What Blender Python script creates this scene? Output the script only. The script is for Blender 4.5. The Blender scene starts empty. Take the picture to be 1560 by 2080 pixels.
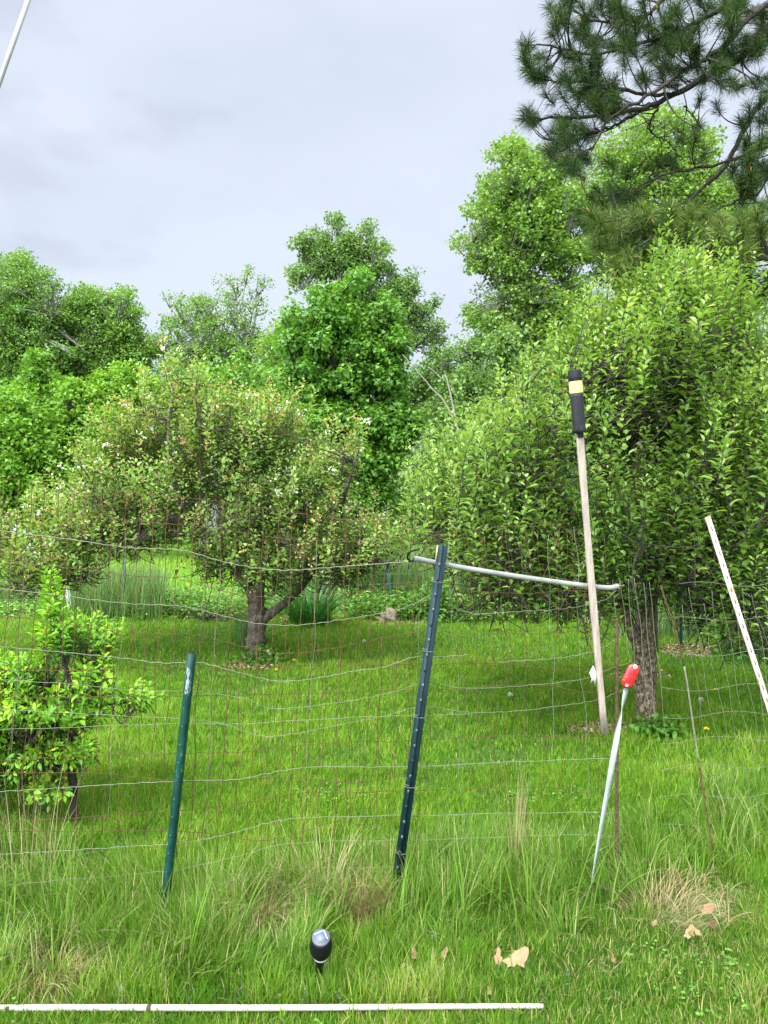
import bpy, math, random
import numpy as np

SC = bpy.context.scene
COL = SC.collection
rng = np.random.default_rng(11)
random.seed(5)
R = math.radians

# ------------------------------------------------------------------ camera, sky, sun, exposure
F, CX, CY, CH = 1500.0, 780.0, 1040.0, 1.6
cd = bpy.data.cameras.new('camera'); cam = bpy.data.objects.new('camera', cd); COL.objects.link(cam)
cam.location = (0, 0, CH); cam.rotation_euler = (R(90), 0, 0)
cd.sensor_fit = 'VERTICAL'; cd.sensor_height = 36.0; cd.lens = 36.0 * F / 2080.0
cd.clip_start = 0.05; cd.clip_end = 2000
SC.camera = cam

SUN_EL, SUN_AZ = R(54), R(-150)          # azimuth measured from +Y towards +X
sdir = np.array([math.sin(SUN_AZ) * math.cos(SUN_EL), math.cos(SUN_AZ) * math.cos(SUN_EL), math.sin(SUN_EL)])
sl = bpy.data.lights.new('sun', 'SUN'); so = bpy.data.objects.new('sun', sl); COL.objects.link(so)
sl.energy = 3.3; sl.angle = R(14); sl.color = (1.0, 0.955, 0.87)
import mathutils
so.rotation_euler = mathutils.Vector(sdir.tolist()).to_track_quat('Z', 'Y').to_euler()
so.location = (-4, -6, 12)

W = bpy.data.worlds.new('World'); SC.world = W; W.use_nodes = True
nt = W.node_tree; nt.nodes.clear()
def N(t, **k):
    n = nt.nodes.new(t)
    for a, b in k.items(): setattr(n, a, b)
    return n
out = N('ShaderNodeOutputWorld'); mix = N('ShaderNodeMixShader'); b1 = N('ShaderNodeBackground'); b2 = N('ShaderNodeBackground')
sky = N('ShaderNodeTexSky', sky_type='NISHITA', sun_disc=False, sun_elevation=SUN_EL, sun_rotation=SUN_AZ)
b1.inputs['Strength'].default_value = 0.1
nt.links.new(sky.outputs[0], b1.inputs['Color'])
tc = N('ShaderNodeTexCoord'); mp = N('ShaderNodeMapping'); mp.inputs['Scale'].default_value = (1.1, 1.1, 2.6)
no = N('ShaderNodeTexNoise'); no.inputs['Scale'].default_value = 1.7; no.inputs['Detail'].default_value = 6; no.inputs['Roughness'].default_value = 0.5
rp = N('ShaderNodeValToRGB'); rp.color_ramp.elements[0].position = 0.36; rp.color_ramp.elements[1].position = 0.58
rp.color_ramp.elements[0].color = (0.665, 0.73, 0.865, 1); rp.color_ramp.elements[1].color = (0.755, 0.825, 0.945, 1)
nt.links.new(tc.outputs['Generated'], mp.inputs[0]); nt.links.new(mp.outputs[0], no.inputs['Vector']); nt.links.new(no.outputs[0], rp.inputs[0])
dk = N('ShaderNodeVectorMath', operation='DISTANCE'); dk.inputs[1].default_value = (-.425, .815, .40); wv = N('ShaderNodeTexNoise'); wv.inputs['Scale'].default_value = 7; wv.inputs['Detail'].default_value = 7
nt.links.new(mp.outputs[0], wv.inputs['Vector']); av = N('ShaderNodeMath', operation='ADD'); nt.links.new(tc.outputs['Generated'], dk.inputs[0]); nt.links.new(dk.outputs['Value'], av.inputs[0]); nt.links.new(wv.outputs[0], av.inputs[1])
dr_ = N('ShaderNodeMapRange', interpolation_type='SMOOTHSTEP'); dr_.inputs['From Min'].default_value = .42; dr_.inputs['From Max'].default_value = .66; dr_.inputs['To Min'].default_value = .90; dr_.inputs['To Max'].default_value = 1.0; nt.links.new(av.outputs[0], dr_.inputs['Value'])
ml = N('ShaderNodeVectorMath', operation='SCALE'); nt.links.new(rp.outputs[0], ml.inputs[0]); nt.links.new(dr_.outputs[0], ml.inputs['Scale']); nt.links.new(ml.outputs[0], b2.inputs['Color']); b2.inputs['Strength'].default_value = 1.0
# thin cloud is brighter overhead and round the veiled sun
nv = N('ShaderNodeVectorMath', operation='DOT_PRODUCT'); nv.inputs[1].default_value = sdir.tolist(); nt.links.new(tc.outputs['Generated'], nv.inputs[0])
mr = N('ShaderNodeMapRange', interpolation_type='SMOOTHSTEP'); mr.inputs['From Min'].default_value = .2; mr.inputs['From Max'].default_value = 1.0; mr.inputs['To Min'].default_value = .83; mr.inputs['To Max'].default_value = 7.0
nt.links.new(nv.outputs['Value'], mr.inputs['Value']); nt.links.new(mr.outputs[0], b2.inputs['Strength'])
mix.inputs[0].default_value = 0.88
nt.links.new(b1.outputs[0], mix.inputs[1]); nt.links.new(b2.outputs[0], mix.inputs[2]); nt.links.new(mix.outputs[0], out.inputs[0])

SC.view_settings.view_transform = 'Standard'; SC.view_settings.look = 'None'
SC.view_settings.exposure = 0.47; SC.view_settings.gamma = 1.0; SC.view_settings.use_curve_mapping = False
cy = SC.cycles
cy.max_bounces = 6; cy.diffuse_bounces = 3; cy.glossy_bounces = 2; cy.transmission_bounces = 4; cy.transparent_max_bounces = 4
cy.use_denoising = True; cy.caustics_reflective = False; cy.caustics_refractive = False
cy.sample_clamp_indirect = 4.0

# ------------------------------------------------------------------ helpers
def P(px, py, d):
    px = np.asarray(px, float); py = np.asarray(py, float); d = np.asarray(d, float) + 0 * px
    return np.stack([(px - CX) * d / F, d, CH - (py - CY) * d / F], -1)

def gz(x, y):
    x = np.asarray(x, float); y = np.asarray(y, float)
    a = np.clip((y - 3.2) / 3, 0, 1)
    return (0.018 * np.sin(x * 1.3 + 0.4) * np.sin(y * 0.9 + 1.1) + 0.01 * np.sin(x * 3.1 + y * 2.3)
            + 0.02 * np.sin(x * 0.45 + y * 0.3) * a)

def unit(v):
    return v / np.maximum(np.linalg.norm(v, axis=-1, keepdims=True), 1e-9)

class Geo:
    def __init__(s): s.v = []; s.f3 = []; s.f4 = []; s.t = []; s.n = 0
    def add(s, v, f3=None, f4=None, t=0.5):
        v = np.asarray(v, float).reshape(-1, 3)
        if f3 is not None and len(f3): s.f3.append(np.asarray(f3, np.int64).reshape(-1, 3) + s.n)
        if f4 is not None and len(f4): s.f4.append(np.asarray(f4, np.int64).reshape(-1, 4) + s.n)
        s.v.append(v); s.t.append(np.broadcast_to(np.asarray(t, float), (len(v),)).copy()); s.n += len(v)
    def build(s, name, mat, parent=None, smooth=False, origin=None):
        v = np.concatenate(s.v); t = np.concatenate(s.t)
        if origin is not None: v = v - np.asarray(origin)
        f3 = np.concatenate(s.f3) if s.f3 else np.zeros((0, 3), np.int64)
        f4 = np.concatenate(s.f4) if s.f4 else np.zeros((0, 4), np.int64)
        me = bpy.data.meshes.new(name)
        me.vertices.add(len(v)); me.vertices.foreach_set('co', v.astype(np.float32).ravel())
        loops = np.concatenate([f3.ravel(), f4.ravel()]).astype(np.int32)
        me.loops.add(len(loops)); me.loops.foreach_set('vertex_index', loops)
        np_ = len(f3) + len(f4)
        st = np.concatenate([np.arange(len(f3)) * 3, len(f3) * 3 + np.arange(len(f4)) * 4]).astype(np.int32)
        me.polygons.add(np_); me.polygons.foreach_set('loop_start', st)
        if smooth: me.polygons.foreach_set('use_smooth', np.ones(np_, bool))
        a = me.attributes.new('tint', 'FLOAT', 'POINT'); a.data.foreach_set('value', t.astype(np.float32))
        me.update(calc_edges=True)
        me.materials.append(mat)
        o = bpy.data.objects.new(name, me); COL.objects.link(o)
        if parent is not None:
            o.parent = parent
            if origin is None: o.location = [-c for c in parent.location]
            else: o.location = [a - b for a, b in zip(origin, parent.location)]
        elif origin is not None: o.location = origin
        return o

def tag(o, label=None, cat=None, group=None, kind=None):
    if label: o['label'] = label
    if cat: o['category'] = cat
    if group: o['group'] = group
    if kind: o['kind'] = kind
    return o
def thing(name, label, cat, loc, group=None):
    o = bpy.data.objects.new(name, None); COL.objects.link(o); o.location = [float(c) for c in loc]
    o.empty_display_size = 0.1
    return tag(o, label, cat, group)

def tubes(g, Pt, Rd, S=5, t=0.5, cap=True):
    Pt = np.asarray(Pt, float); 
    if Pt.ndim == 2: Pt = Pt[None]
    n, k, _ = Pt.shape
    Rd = np.broadcast_to(np.asarray(Rd, float), (n, k))
    T = unit(np.gradient(Pt, axis=1))
    m = unit(T.mean(1))
    ref = np.where(np.abs(m[:, 2:3]) > 0.8, np.array([[1.0, 0.05, 0]]), np.array([[0.02, 0.05, 1.0]]))
    U = unit(np.cross(T, ref[:, None, :])); V = np.cross(T, U)
    a = np.arange(S) * 2 * math.pi / S
    ring = Pt[:, :, None, :] + Rd[:, :, None, None] * (np.cos(a)[None, None, :, None] * U[:, :, None, :] + np.sin(a)[None, None, :, None] * V[:, :, None, :])
    v = ring.reshape(-1, 3)
    i, j, s = np.meshgrid(np.arange(n), np.arange(k - 1), np.arange(S), indexing='ij')
    b = i * k * S + j * S; s2 = (s + 1) % S
    f4 = np.stack([b + s, b + s2, b + S + s2, b + S + s], -1).reshape(-1, 4)
    tt = np.broadcast_to(np.asarray(t, float).reshape(-1, 1) if np.ndim(t) else t, (n, k * S)).ravel() if np.ndim(t) < 2 else np.repeat(t.ravel(), S)
    g.add(v, f4=f4, t=tt)
    if cap:
        base = g.n - len(v)
        f3 = []
        for q in range(n):
            for e in (0, k - 1):
                o = q * k * S + e * S
                for s_ in range(1, S - 1):
                    f3.append((o, o + s_ + 1, o + s_) if e == 0 else (o, o + s_, o + s_ + 1))
        if n < 3000: g.f3.append(np.array(f3) + base)

def bez(A, B, C, k):
    t = np.linspace(0, 1, k)[None, :, None]
    return (1 - t) ** 2 * A[:, None] + 2 * t * (1 - t) * C[:, None] + t ** 2 * B[:, None]

def spline(pts, k):
    pts = np.asarray(pts, float); n = len(pts)
    if n < 3:
        t = np.linspace(0, 1, k)[:, None]; return pts[0] * (1 - t) + pts[-1] * t
    q = np.vstack([2 * pts[0] - pts[1], pts, 2 * pts[-1] - pts[-2]])
    u = np.linspace(0, n - 1 - 1e-9, k); i = u.astype(int); f = (u - i)[:, None]
    p0, p1, p2, p3 = q[i], q[i + 1], q[i + 2], q[i + 3]
    return 0.5 * (2 * p1 + (p2 - p0) * f + (2 * p0 - 5 * p1 + 4 * p2 - p3) * f ** 2 + (3 * p1 - p0 - 3 * p2 + p3) * f ** 3)

TP = {  # leaf templates: (x, y, z) with length 1; faces
 'fine': (np.array([(0, 0, 0), (-.5, .33, .10), (0, .33, 0), (.5, .33, .10), (-.42, .68, .07), (0, .68, -.03), (.42, .68, .07), (0, 1, -.14)], float),
          [(0, 2, 1), (0, 3, 2), (5, 7, 4), (5, 6, 7)], [(2, 5, 4, 1), (2, 3, 6, 5)]),
 'simple': (np.array([(0, 0, 0), (-.5, .5, .12), (0, 1, -.1), (.5, .5, .12)], float), [(0, 2, 1), (0, 3, 2)], []),
 'maple': (np.array([(0, 0, 0), (-.55, .25, .08), (-.3, .5, -.03), (0, 1, -.16), (.3, .5, -.03), (.55, .25, .08), (0, .42, .06)], float),
          [(0, 6, 1), (1, 6, 2), (2, 6, 3), (6, 4, 3), (6, 5, 4), (0, 5, 6)], []),
}
def leaves(g, pos, d, nrm, size, wr, kind='fine', t=0.5, zs=1.0):
    V, f3, f4 = TP[kind]; n = len(pos); m = len(V)
    d = unit(d); x = unit(np.cross(d, nrm)); z = np.cross(x, d)
    size = np.broadcast_to(size, (n,)); wr = np.broadcast_to(wr, (n,))
    L = size[:, None, None]
    v = pos[:, None, :] + L * (V[None, :, 0:1] * wr[:, None, None] * x[:, None] + V[None, :, 1:2] * d[:, None] + V[None, :, 2:3] * zs * z[:, None])
    o = (np.arange(n) * m)[:, None, None]
    F3 = (np.array(f3)[None] + o).reshape(-1, 3) if len(f3) else None
    F4 = (np.array(f4)[None] + o).reshape(-1, 4) if len(f4) else None
    g.add(v.reshape(-1, 3), F3, F4, np.repeat(np.broadcast_to(t, (n,)), m))

def blades(g, pos, h, w, lean, az, segs=3, curl=1.0, t=0.5):
    """grass: pos (n,3) h w lean(0..1.2) az; ribbon facing random way"""
    n = len(pos); K = segs + 1
    s = np.linspace(0, 1, K)[None, :]
    h = np.broadcast_to(h, (n,))[:, None]; w = np.broadcast_to(w, (n,))[:, None]
    lean = np.broadcast_to(lean, (n,))[:, None]
    ang = lean * (0.35 + curl * s)              # bend angle along the blade
    dx = np.sin(ang) * h / segs; dz = np.cos(ang) * h / segs
    X = np.concatenate([np.zeros((n, 1)), np.cumsum(dx[:, :-1], 1)], 1); Z = np.concatenate([np.zeros((n, 1)), np.cumsum(dz[:, :-1], 1)], 1)
    D = np.stack([np.cos(az), np.sin(az), 0 * az], -1)
    fa = az + rng.uniform(0.5, 2.6, n)
    S = np.stack([np.cos(fa), np.sin(fa), 0 * fa], -1)
    C = pos[:, None, :] + X[..., None] * D[:, None] + Z[..., None] * np.array([0, 0, 1.0])
    hw = w * 0.5 * (1 - s ** 2 * 0.92)
    Lp = C - hw[..., None] * S[:, None]; Rp = C + hw[..., None] * S[:, None]
    Rp = Rp[:, :-1]                              # tip shares one vertex
    v = np.concatenate([Lp, Rp], 1)              # n, 2K-1
    m = 2 * K - 1; f3 = []; f4 = []
    for j in range(K - 2): f4.append((j, K + j, K + j + 1, j + 1))
    f3.append((K - 2, K + K - 2, K - 1))
    o = (np.arange(n) * m)[:, None, None]
    F4 = (np.array(f4)[None] + o).reshape(-1, 4) if f4 else None
    F3 = (np.array(f3)[None] + o).reshape(-1, 3)
    g.add(v.reshape(-1, 3), F3, F4, np.repeat(np.broadcast_to(t, (n,)), m))

# ------------------------------------------------------------------ materials
def mat(name):
    m = bpy.data.materials.new(name); m.use_nodes = True; nt = m.node_tree; nt.nodes.clear()
    o = nt.nodes.new('ShaderNodeOutputMaterial'); b = nt.nodes.new('ShaderNodeBsdfPrincipled')
    nt.links.new(b.outputs[0], o.inputs[0]); return m, nt, b, o
def ramp(nt, stops):
    r = nt.nodes.new('ShaderNodeValToRGB'); e = r.color_ramp.elements
    while len(e) < len(stops): e.new(0.5)
    for el, (p, c) in zip(e, stops): el.position = p; el.color = (*c, 1)
    return r
def leaf_mat(name, stops, trans=0.35, rough=0.45, spec=0.35):
    m, nt, b, o = mat(name)
    at = nt.nodes.new('ShaderNodeAttribute'); at.attribute_name = 'tint'
    r = ramp(nt, stops); nt.links.new(at.outputs['Fac'], r.inputs[0]); nt.links.new(r.outputs[0], b.inputs['Base Color'])
    b.inputs['Roughness'].default_value = rough; b.inputs['Specular IOR Level'].default_value = spec
    tr = nt.nodes.new('ShaderNodeBsdfTranslucent'); mx = nt.nodes.new('ShaderNodeMixShader'); mx.inputs[0].default_value = trans
    hs = nt.nodes.new('ShaderNodeMix'); hs.data_type = 'RGBA'; hs.blend_type = 'MULTIPLY'; hs.inputs['Factor'].default_value = 1.0
    nt.links.new(r.outputs[0], hs.inputs[6]); hs.inputs[7].default_value = (1.35, 1.25, 0.6, 1)
    nt.links.new(hs.outputs[2], tr.inputs[0])
    nt.links.new(b.outputs[0], mx.inputs[1]); nt.links.new(tr.outputs[0], mx.inputs[2]); nt.links.new(mx.outputs[0], o.inputs[0])
    return m
def noise_mat(name, stops, scale=20, detail=6, rough=0.8, bump=0.0, stretch=(1, 1, 1), bscale=None, vor=False, metal=0.0, spec=0.3):
    m, nt, b, o = mat(name)
    tc = nt.nodes.new('ShaderNodeTexCoord'); mp = nt.nodes.new('ShaderNodeMapping'); mp.inputs['Scale'].default_value = stretch
    nt.links.new(tc.outputs['Object'], mp.inputs[0])
    n = nt.nodes.new('ShaderNodeTexNoise'); n.inputs['Scale'].default_value = scale; n.inputs['Detail'].default_value = detail; n.inputs['Roughness'].default_value = 0.65
    nt.links.new(mp.outputs[0], n.inputs['Vector'])
    r = ramp(nt, stops); nt.links.new(n.outputs[0], r.inputs[0]); nt.links.new(r.outputs[0], b.inputs['Base Color'])
    b.inputs['Roughness'].default_value = rough; b.inputs['Metallic'].default_value = metal; b.inputs['Specular IOR Level'].default_value = spec
    if bump:
        n2 = nt.nodes.new('ShaderNodeTexVoronoi' if vor else 'ShaderNodeTexNoise'); n2.inputs['Scale'].default_value = bscale or scale * 2
        nt.links.new(mp.outputs[0], n2.inputs['Vector'])
        bp = nt.nodes.new('ShaderNodeBump'); bp.inputs['Strength'].default_value = bump; bp.inputs['Distance'].default_value = 0.01
        nt.links.new(n2.outputs[0], bp.inputs['Height']); nt.links.new(bp.outputs[0], b.inputs['Normal'])
    return m

M = {}
M['soil'] = noise_mat('soil', [(0.3, (.035, .075, .012)), (0.5, (.055, .12, .015)), (0.7, (.09, .13, .03))], 6, 8, 0.95, 0.5, bscale=60)
M['lawn'] = leaf_mat('lawn_blade', [(0, (.050, .135, .008)), (.45, (.110, .245, .012)), (.8, (.20, .345, .020)), (.93, (.30, .36, .07)), (1, (.42, .34, .17))], 0.35, 0.55, 0.2)
M['tall'] = leaf_mat('tall_grass_blade', [(0, (.038, .105, .008)), (.5, (.085, .19, .015)), (.85, (.175, .30, .035)), (1, (.38, .33, .16))], 0.33, 0.55, 0.15)  # greens kept darker, with the shade of an unseen house put into the colour
M['meadow'] = leaf_mat('meadow_blade', [(0, (.12, .27, .02)), (.5, (.21, .40, .03)), (1, (.34, .48, .06))], 0.35, 0.6, 0.2)
M['straw'] = leaf_mat('dry_straw', [(0, (.15, .105, .04)), (.5, (.28, .21, .10)), (1, (.40, .33, .18))], 0.15, 0.7, 0.15)
M['apple'] = leaf_mat('apple_leaf', [(0, (.075, .165, .022)), (.45, (.165, .30, .048)), (.8, (.30, .44, .11)), (1, (.46, .53, .22))], 0.42, 0.5, 0.3)
M['appleL'] = leaf_mat('blossoming_apple_leaf', [(0, (.075, .16, .022)), (.45, (.17, .30, .045)), (.8, (.30, .44, .10)), (1, (.45, .52, .23))], 0.40, 0.5, 0.3)
M['blossom'] = leaf_mat('spent_blossom', [(0, (.45, .22, .08)), (.5, (.62, .40, .18)), (.75, (.66, .54, .36)), (.86, (.74, .72, .64)), (1, (.80, .79, .75))], 0.3, 0.7, 0.2)
M['sapling'] = leaf_mat('sapling_leaf', [(0, (.055, .17, .010)), (.4, (.13, .33, .014)), (.75, (.27, .47, .02)), (1, (.58, .56, .05))], 0.38, 0.45, 0.35)
M['maple'] = leaf_mat('maple_leaf', [(0, (.045, .13, .012)), (.5, (.095, .24, .022)), (1, (.20, .40, .035))], 0.36, 0.45, 0.35)
M['aspen'] = leaf_mat('aspen_leaf', [(0, (.085, .175, .025)), (.5, (.15, .28, .04)), (1, (.27, .41, .08))], 0.38, 0.5, 0.3)
M['poplar'] = leaf_mat('poplar_leaf', [(0, (.07, .15, .03)), (.5, (.125, .24, .05)), (1, (.24, .37, .10))], 0.36, 0.45, 0.35)
M['wood_leaf'] = leaf_mat('woodland_leaf', [(0, (.06, .15, .02)), (.5, (.12, .25, .035)), (1, (.24, .40, .07))], 0.34, 0.5, 0.3)
M['bright'] = leaf_mat('bright_maple_leaf', [(0, (.07, .18, .014)), (.5, (.135, .30, .022)), (1, (.26, .44, .04))], 0.36, 0.5, 0.3)
M['birch'] = leaf_mat('birch_leaf', [(0, (.075, .18, .022)), (.5, (.14, .28, .04)), (1, (.26, .40, .08))], 0.35, 0.55, 0.2)
M['needle'] = leaf_mat('pine_needle', [(0, (.018, .036, .009)), (.4, (.038, .075, .016)), (.75, (.10, .165, .030)), (.92, (.24, .24, .06)), (1, (.55, .27, .10))], 0.14, 0.6, 0.12)
M['lily'] = leaf_mat('lily_blade', [(0, (.022, .10, .018)), (.5, (.04, .17, .025)), (1, (.12, .30, .05))], 0.3, 0.35, 0.5)
M['weed'] = leaf_mat('weed_leaf', [(0, (.05, .14, .015)), (.5, (.11, .25, .03)), (.9, (.2, .38, .05)), (1, (.3, .36, .12))], 0.3, 0.5, 0.3)
M['bluegrass'] = leaf_mat('blue_green_blade', [(0, (.055, .13, .035)), (.5, (.11, .22, .055)), (.9, (.20, .32, .08)), (1, (.4, .38, .2))], 0.35, 0.5, 0.3)
M['bark'] = noise_mat('apple_bark', [(0.3, (.035, .026, .02)), (0.5, (.10, .075, .055)), (0.62, (.17, .14, .10)), (.75, (.30, .26, .19))], 30, 8, 0.9, 0.9, (1, 1, .45), 70, True)
M['bark_flaky'] = noise_mat('flaky_apple_bark', [(0.36, (.035, .024, .018)), (0.46, (.10, .07, .048)), (0.54, (.22, .165, .10)), (.64, (.36, .29, .19))], 55, 12, 0.9, 0.9, (1, 1, .5), 110, True)
M['twig'] = noise_mat('twig_bark', [(0.3, (.022, .018, .014)), (0.7, (.06, .048, .036))], 30, 4, 0.9)
M['pale_twig'] = noise_mat('pale_apple_twig', [(0.3, (.16, .14, .10)), (0.7, (.30, .28, .22))], 30, 4, 0.9)
M['pine_bark'] = noise_mat('pine_bark', [(0.3, (.018, .014, .012)), (0.55, (.045, .034, .028)), (.75, (.11, .09, .075))], 18, 6, 0.95, 0.8, (1, 1, 1), 50, True)
M['white_bark'] = noise_mat('white_bark', [(0.35, (.05, .045, .04)), (0.47, (.22, .21, .18)), (.7, (.36, .35, .32))], 9, 6, 0.8, 0.3, (1, 1, .4))
M['galv'] = noise_mat('galvanised_wire', [(0.3, (.13, .135, .09)), (0.7, (.235, .24, .165))], 40, 4, 0.8, spec=0.05)
M['rust'] = noise_mat('rusty_wire', [(0.3, (.045, .024, .010)), (0.55, (.105, .055, .02)), (.75, (.18, .09, .03))], 40, 4, 0.9)
M['rebar'] = noise_mat('rusty_rebar', [(0.3, (.045, .026, .018)), (0.55, (.095, .052, .035)), (.75, (.15, .085, .058))], 60, 5, 0.9, 0.5)
M['tpost'] = noise_mat('dark_post_paint', [(0.36, (.004, .017, .021)), (0.60, (.007, .027, .031)), (.66, (.012, .038, .038)), (.70, (.12, .10, .075))], 30, 8, 0.55, 0.15, (1, 1, .5), spec=0.3)
M['upost'] = noise_mat('worn_green_paint', [(0.40, (.003, .028, .020)), (0.58, (.005, .050, .036)), (.62, (.012, .070, .052)), (.65, (.15, .18, .17)), (.75, (.12, .09, .06))], 26, 8, 0.55, 0.15, (1, 1, .5), spec=0.25)
M['stud'] = noise_mat('bare_steel', [(0.3, (.03, .055, .055)), (0.6, (.09, .11, .10)), (.8, (.20, .21, .19))], 40, 3, 0.6)
M['stake'] = noise_mat('weathered_stake_wood', [(0.3, (.25, .19, .15)), (0.5, (.35, .28, .23)), (.7, (.43, .36, .30))], 14, 8, 0.85, 0.3, (6, 6, .35), 40)
M['slat'] = noise_mat('pale_stained_wood', [(0.36, (.26, .14, .08)), (0.44, (.40, .32, .26)), (.6, (.46, .41, .37)), (.75, (.52, .49, .46))], 9, 7, 0.8, 0.2, (5, 5, 1), 40)
M['slot'] = noise_mat('dark_slot', [(0.3, (.08, .06, .06)), (0.7, (.13, .10, .10))], 20, 3, 0.9)
M['black_wrap'] = noise_mat('black_tape', [(0.3, (.010, .011, .014)), (0.7, (.026, .027, .032))], 30, 6, 0.6, 0.6, (1, 1, .3), 50)
M['yellow_tape'] = noise_mat('cream_yellow_tape', [(0.3, (.58, .45, .16)), (0.7, (.70, .57, .24))], 20, 4, 0.55, 0.2)
M['grey_tube'] = noise_mat('grey_plastic_sleeve', [(0.3, (.15, .15, .13)), (0.5, (.21, .21, .19)), (.75, (.28, .27, .24))], 14, 6, 0.75, 0.15, spec=0.15)
M['black'] = noise_mat('black_plastic', [(0.3, (.003, .003, .003)), (0.7, (.007, .007, .008))], 30, 4, 0.5, spec=0.25)
M['greycap'] = noise_mat('grey_plastic_cap', [(0.3, (.07, .07, .085)), (0.7, (.10, .10, .12))], 30, 3, 0.5)
M['solar'] = noise_mat('solar_cell', [(0.3, (.08, .10, .15)), (0.7, (.12, .15, .21))], 12, 3, 0.35, spec=0.5)
M['clear'] = noise_mat('frosted_rim', [(0.3, (.42, .42, .38)), (0.7, (.6, .6, .55))], 12, 3, 0.3)
M['patch'] = noise_mat('worn_bare_steel', [(0.3, (.17, .20, .21)), (0.7, (.27, .30, .31))], 40, 4, 0.55)
M['pipe'] = noise_mat('white_plastic_pipe', [(0.30, (.20, .16, .10)), (0.44, (.38, .34, .28)), (.7, (.47, .45, .41))], 9, 9, 0.6, 0.05, (1, 4, 4))
M['whitepole'] = noise_mat('white_coated_pole', [(0.3, (.34, .32, .32)), (0.7, (.42, .40, .41))], 7, 4, 0.45)
M['fibre'] = noise_mat('grey_white_strip', [(0.3, (.24, .28, .25)), (0.7, (.36, .40, .36))], 12, 5, 0.6, 0.1)
M['whitecap'] = noise_mat('white_rivet', [(0.3, (.7, .68, .66)), (0.7, (.8, .8, .78))], 12, 3, 0.5)
M['paper'] = noise_mat('torn_white_paper', [(0.3, (.42, .40, .34)), (0.7, (.56, .55, .52))], 16, 5, 0.9, 0.2)
M['deadleaf'] = leaf_mat('dead_leaf', [(0, (.09, .04, .02)), (.5, (.20, .12, .06)), (1, (.31, .21, .11))], 0.10, 0.8, 0.15)
M['rock'] = noise_mat('tan_stone', [(0.3, (.13, .095, .065)), (0.7, (.26, .21, .155))], 8, 8, 0.9, 0.6)
M['chip'] = leaf_mat('wood_chip', [(0, (.14, .07, .04)), (.5, (.30, .19, .11)), (1, (.48, .36, .23))], 0.0, 0.9, 0.2)
M['yellow'] = leaf_mat('dandelion_yellow', [(0, (.75, .52, .01)), (1, (.85, .70, .03))], 0.2, 0.7, 0.2)
M['fluff'] = leaf_mat('seed_fluff', [(0, (.55, .58, .50)), (1, (.75, .77, .70))], 0.3, 0.9, 0.1)
M['purple'] = leaf_mat('purple_petal', [(0, (.09, .07, .16)), (1, (.20, .18, .32))], 0.3, 0.6, 0.2)
M['bluepost'] = noise_mat('blue_green_post_paint', [(0.4, (.015, .085, .10)), (0.7, (.03, .13, .15))], 10, 4, 0.6)
M['darkpost'] = noise_mat('dark_green_post_paint', [(0.4, (.010, .035, .032)), (0.7, (.02, .06, .05))], 10, 4, 0.5)
M['whitepost'] = noise_mat('white_post_paint', [(0.3, (.50, .51, .50)), (0.7, (.72, .72, .70))], 10, 4, 0.6)
# red reflector with a fine raised grid
m, nt_, b_, o_ = mat('red_reflector')
b_.inputs['Base Color'].default_value = (.62, .006, .012, 1); b_.inputs['Roughness'].default_value = 0.18; b_.inputs['Coat Weight'].default_value = 0.5
ck = nt_.nodes.new('ShaderNodeTexVoronoi'); ck.inputs['Scale'].default_value = 160
tcn = nt_.nodes.new('ShaderNodeTexCoord'); nt_.links.new(tcn.outputs['Object'], ck.inputs['Vector'])
rr = ramp(nt_, [(0.0, (.85, .05, .06)), (0.5, (.62, .006, .012))]); nt_.links.new(ck.outputs[0], rr.inputs[0]); nt_.links.new(rr.outputs[0], b_.inputs['Base Color'])
bp = nt_.nodes.new('ShaderNodeBump'); bp.inputs['Strength'].default_value = .5; bp.inputs['Distance'].default_value = .003
nt_.links.new(ck.outputs[0], bp.inputs['Height']); nt_.links.new(bp.outputs[0], b_.inputs['Normal'])
M['reflector'] = m

# ------------------------------------------------------------------ ground
xs = np.concatenate([-np.geomspace(400, 6, 26), np.linspace(-5.8, 5.8, 80), np.geomspace(6, 400, 26)])
ys = np.concatenate([[-60, -20, -6, -1], np.linspace(0, 14, 110), np.geomspace(14.5, 700, 34)])
XX, YY = np.meshgrid(xs, ys); ZZ = gz(XX, YY) * np.exp(-np.maximum(np.hypot(XX, YY) - 16, 0) / 10)
g = Geo(); nx, ny = len(xs), len(ys)
i, j = np.meshgrid(np.arange(nx - 1), np.arange(ny - 1)); b = (j * nx + i).ravel()
g.add(np.stack([XX, YY, ZZ], -1), f4=np.stack([b, b + 1, b + nx + 1, b + nx], -1))
tag(g.build('ground', M['soil'], smooth=True), kind='structure')

def ptnoise(x, y, s, seed=0):
    r = np.random.default_rng(seed); v = 0
    for k in range(6):
        a = r.uniform(0, 6.28); f = s * r.uniform(.6, 1.9); ph = r.uniform(0, 6.28)
        v = v + np.sin((x * math.cos(a) + y * math.sin(a)) * f + ph + 1.3 * np.sin((x * math.sin(a) - y * math.cos(a)) * f * .7 + ph))
    return v / 6 * 1.6

# bare spots (px,py ground centre, rx px, ry px)
BARE = [(30, 1250, 45, 12), (1215, 1484, 60, 13), (1400, 1318, 60, 12), (800, 1262, 60, 9), (610, 1265, 40, 6), (1300, 1375, 60, 14), (515, 1355, 55, 9)]
def ground_px(x, y): return CX + x * F / y, CY + (CH - gz(x, y)) * F / y
def bare(x, y):
    u, v = ground_px(x, y); k = np.zeros_like(x)
    for (a, b_, c, d_) in BARE: k = np.maximum(k, 1 - np.hypot((u - a) / c, (v - b_) / d_) * 0.8)
    return np.clip(k, 0, 1)

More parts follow.
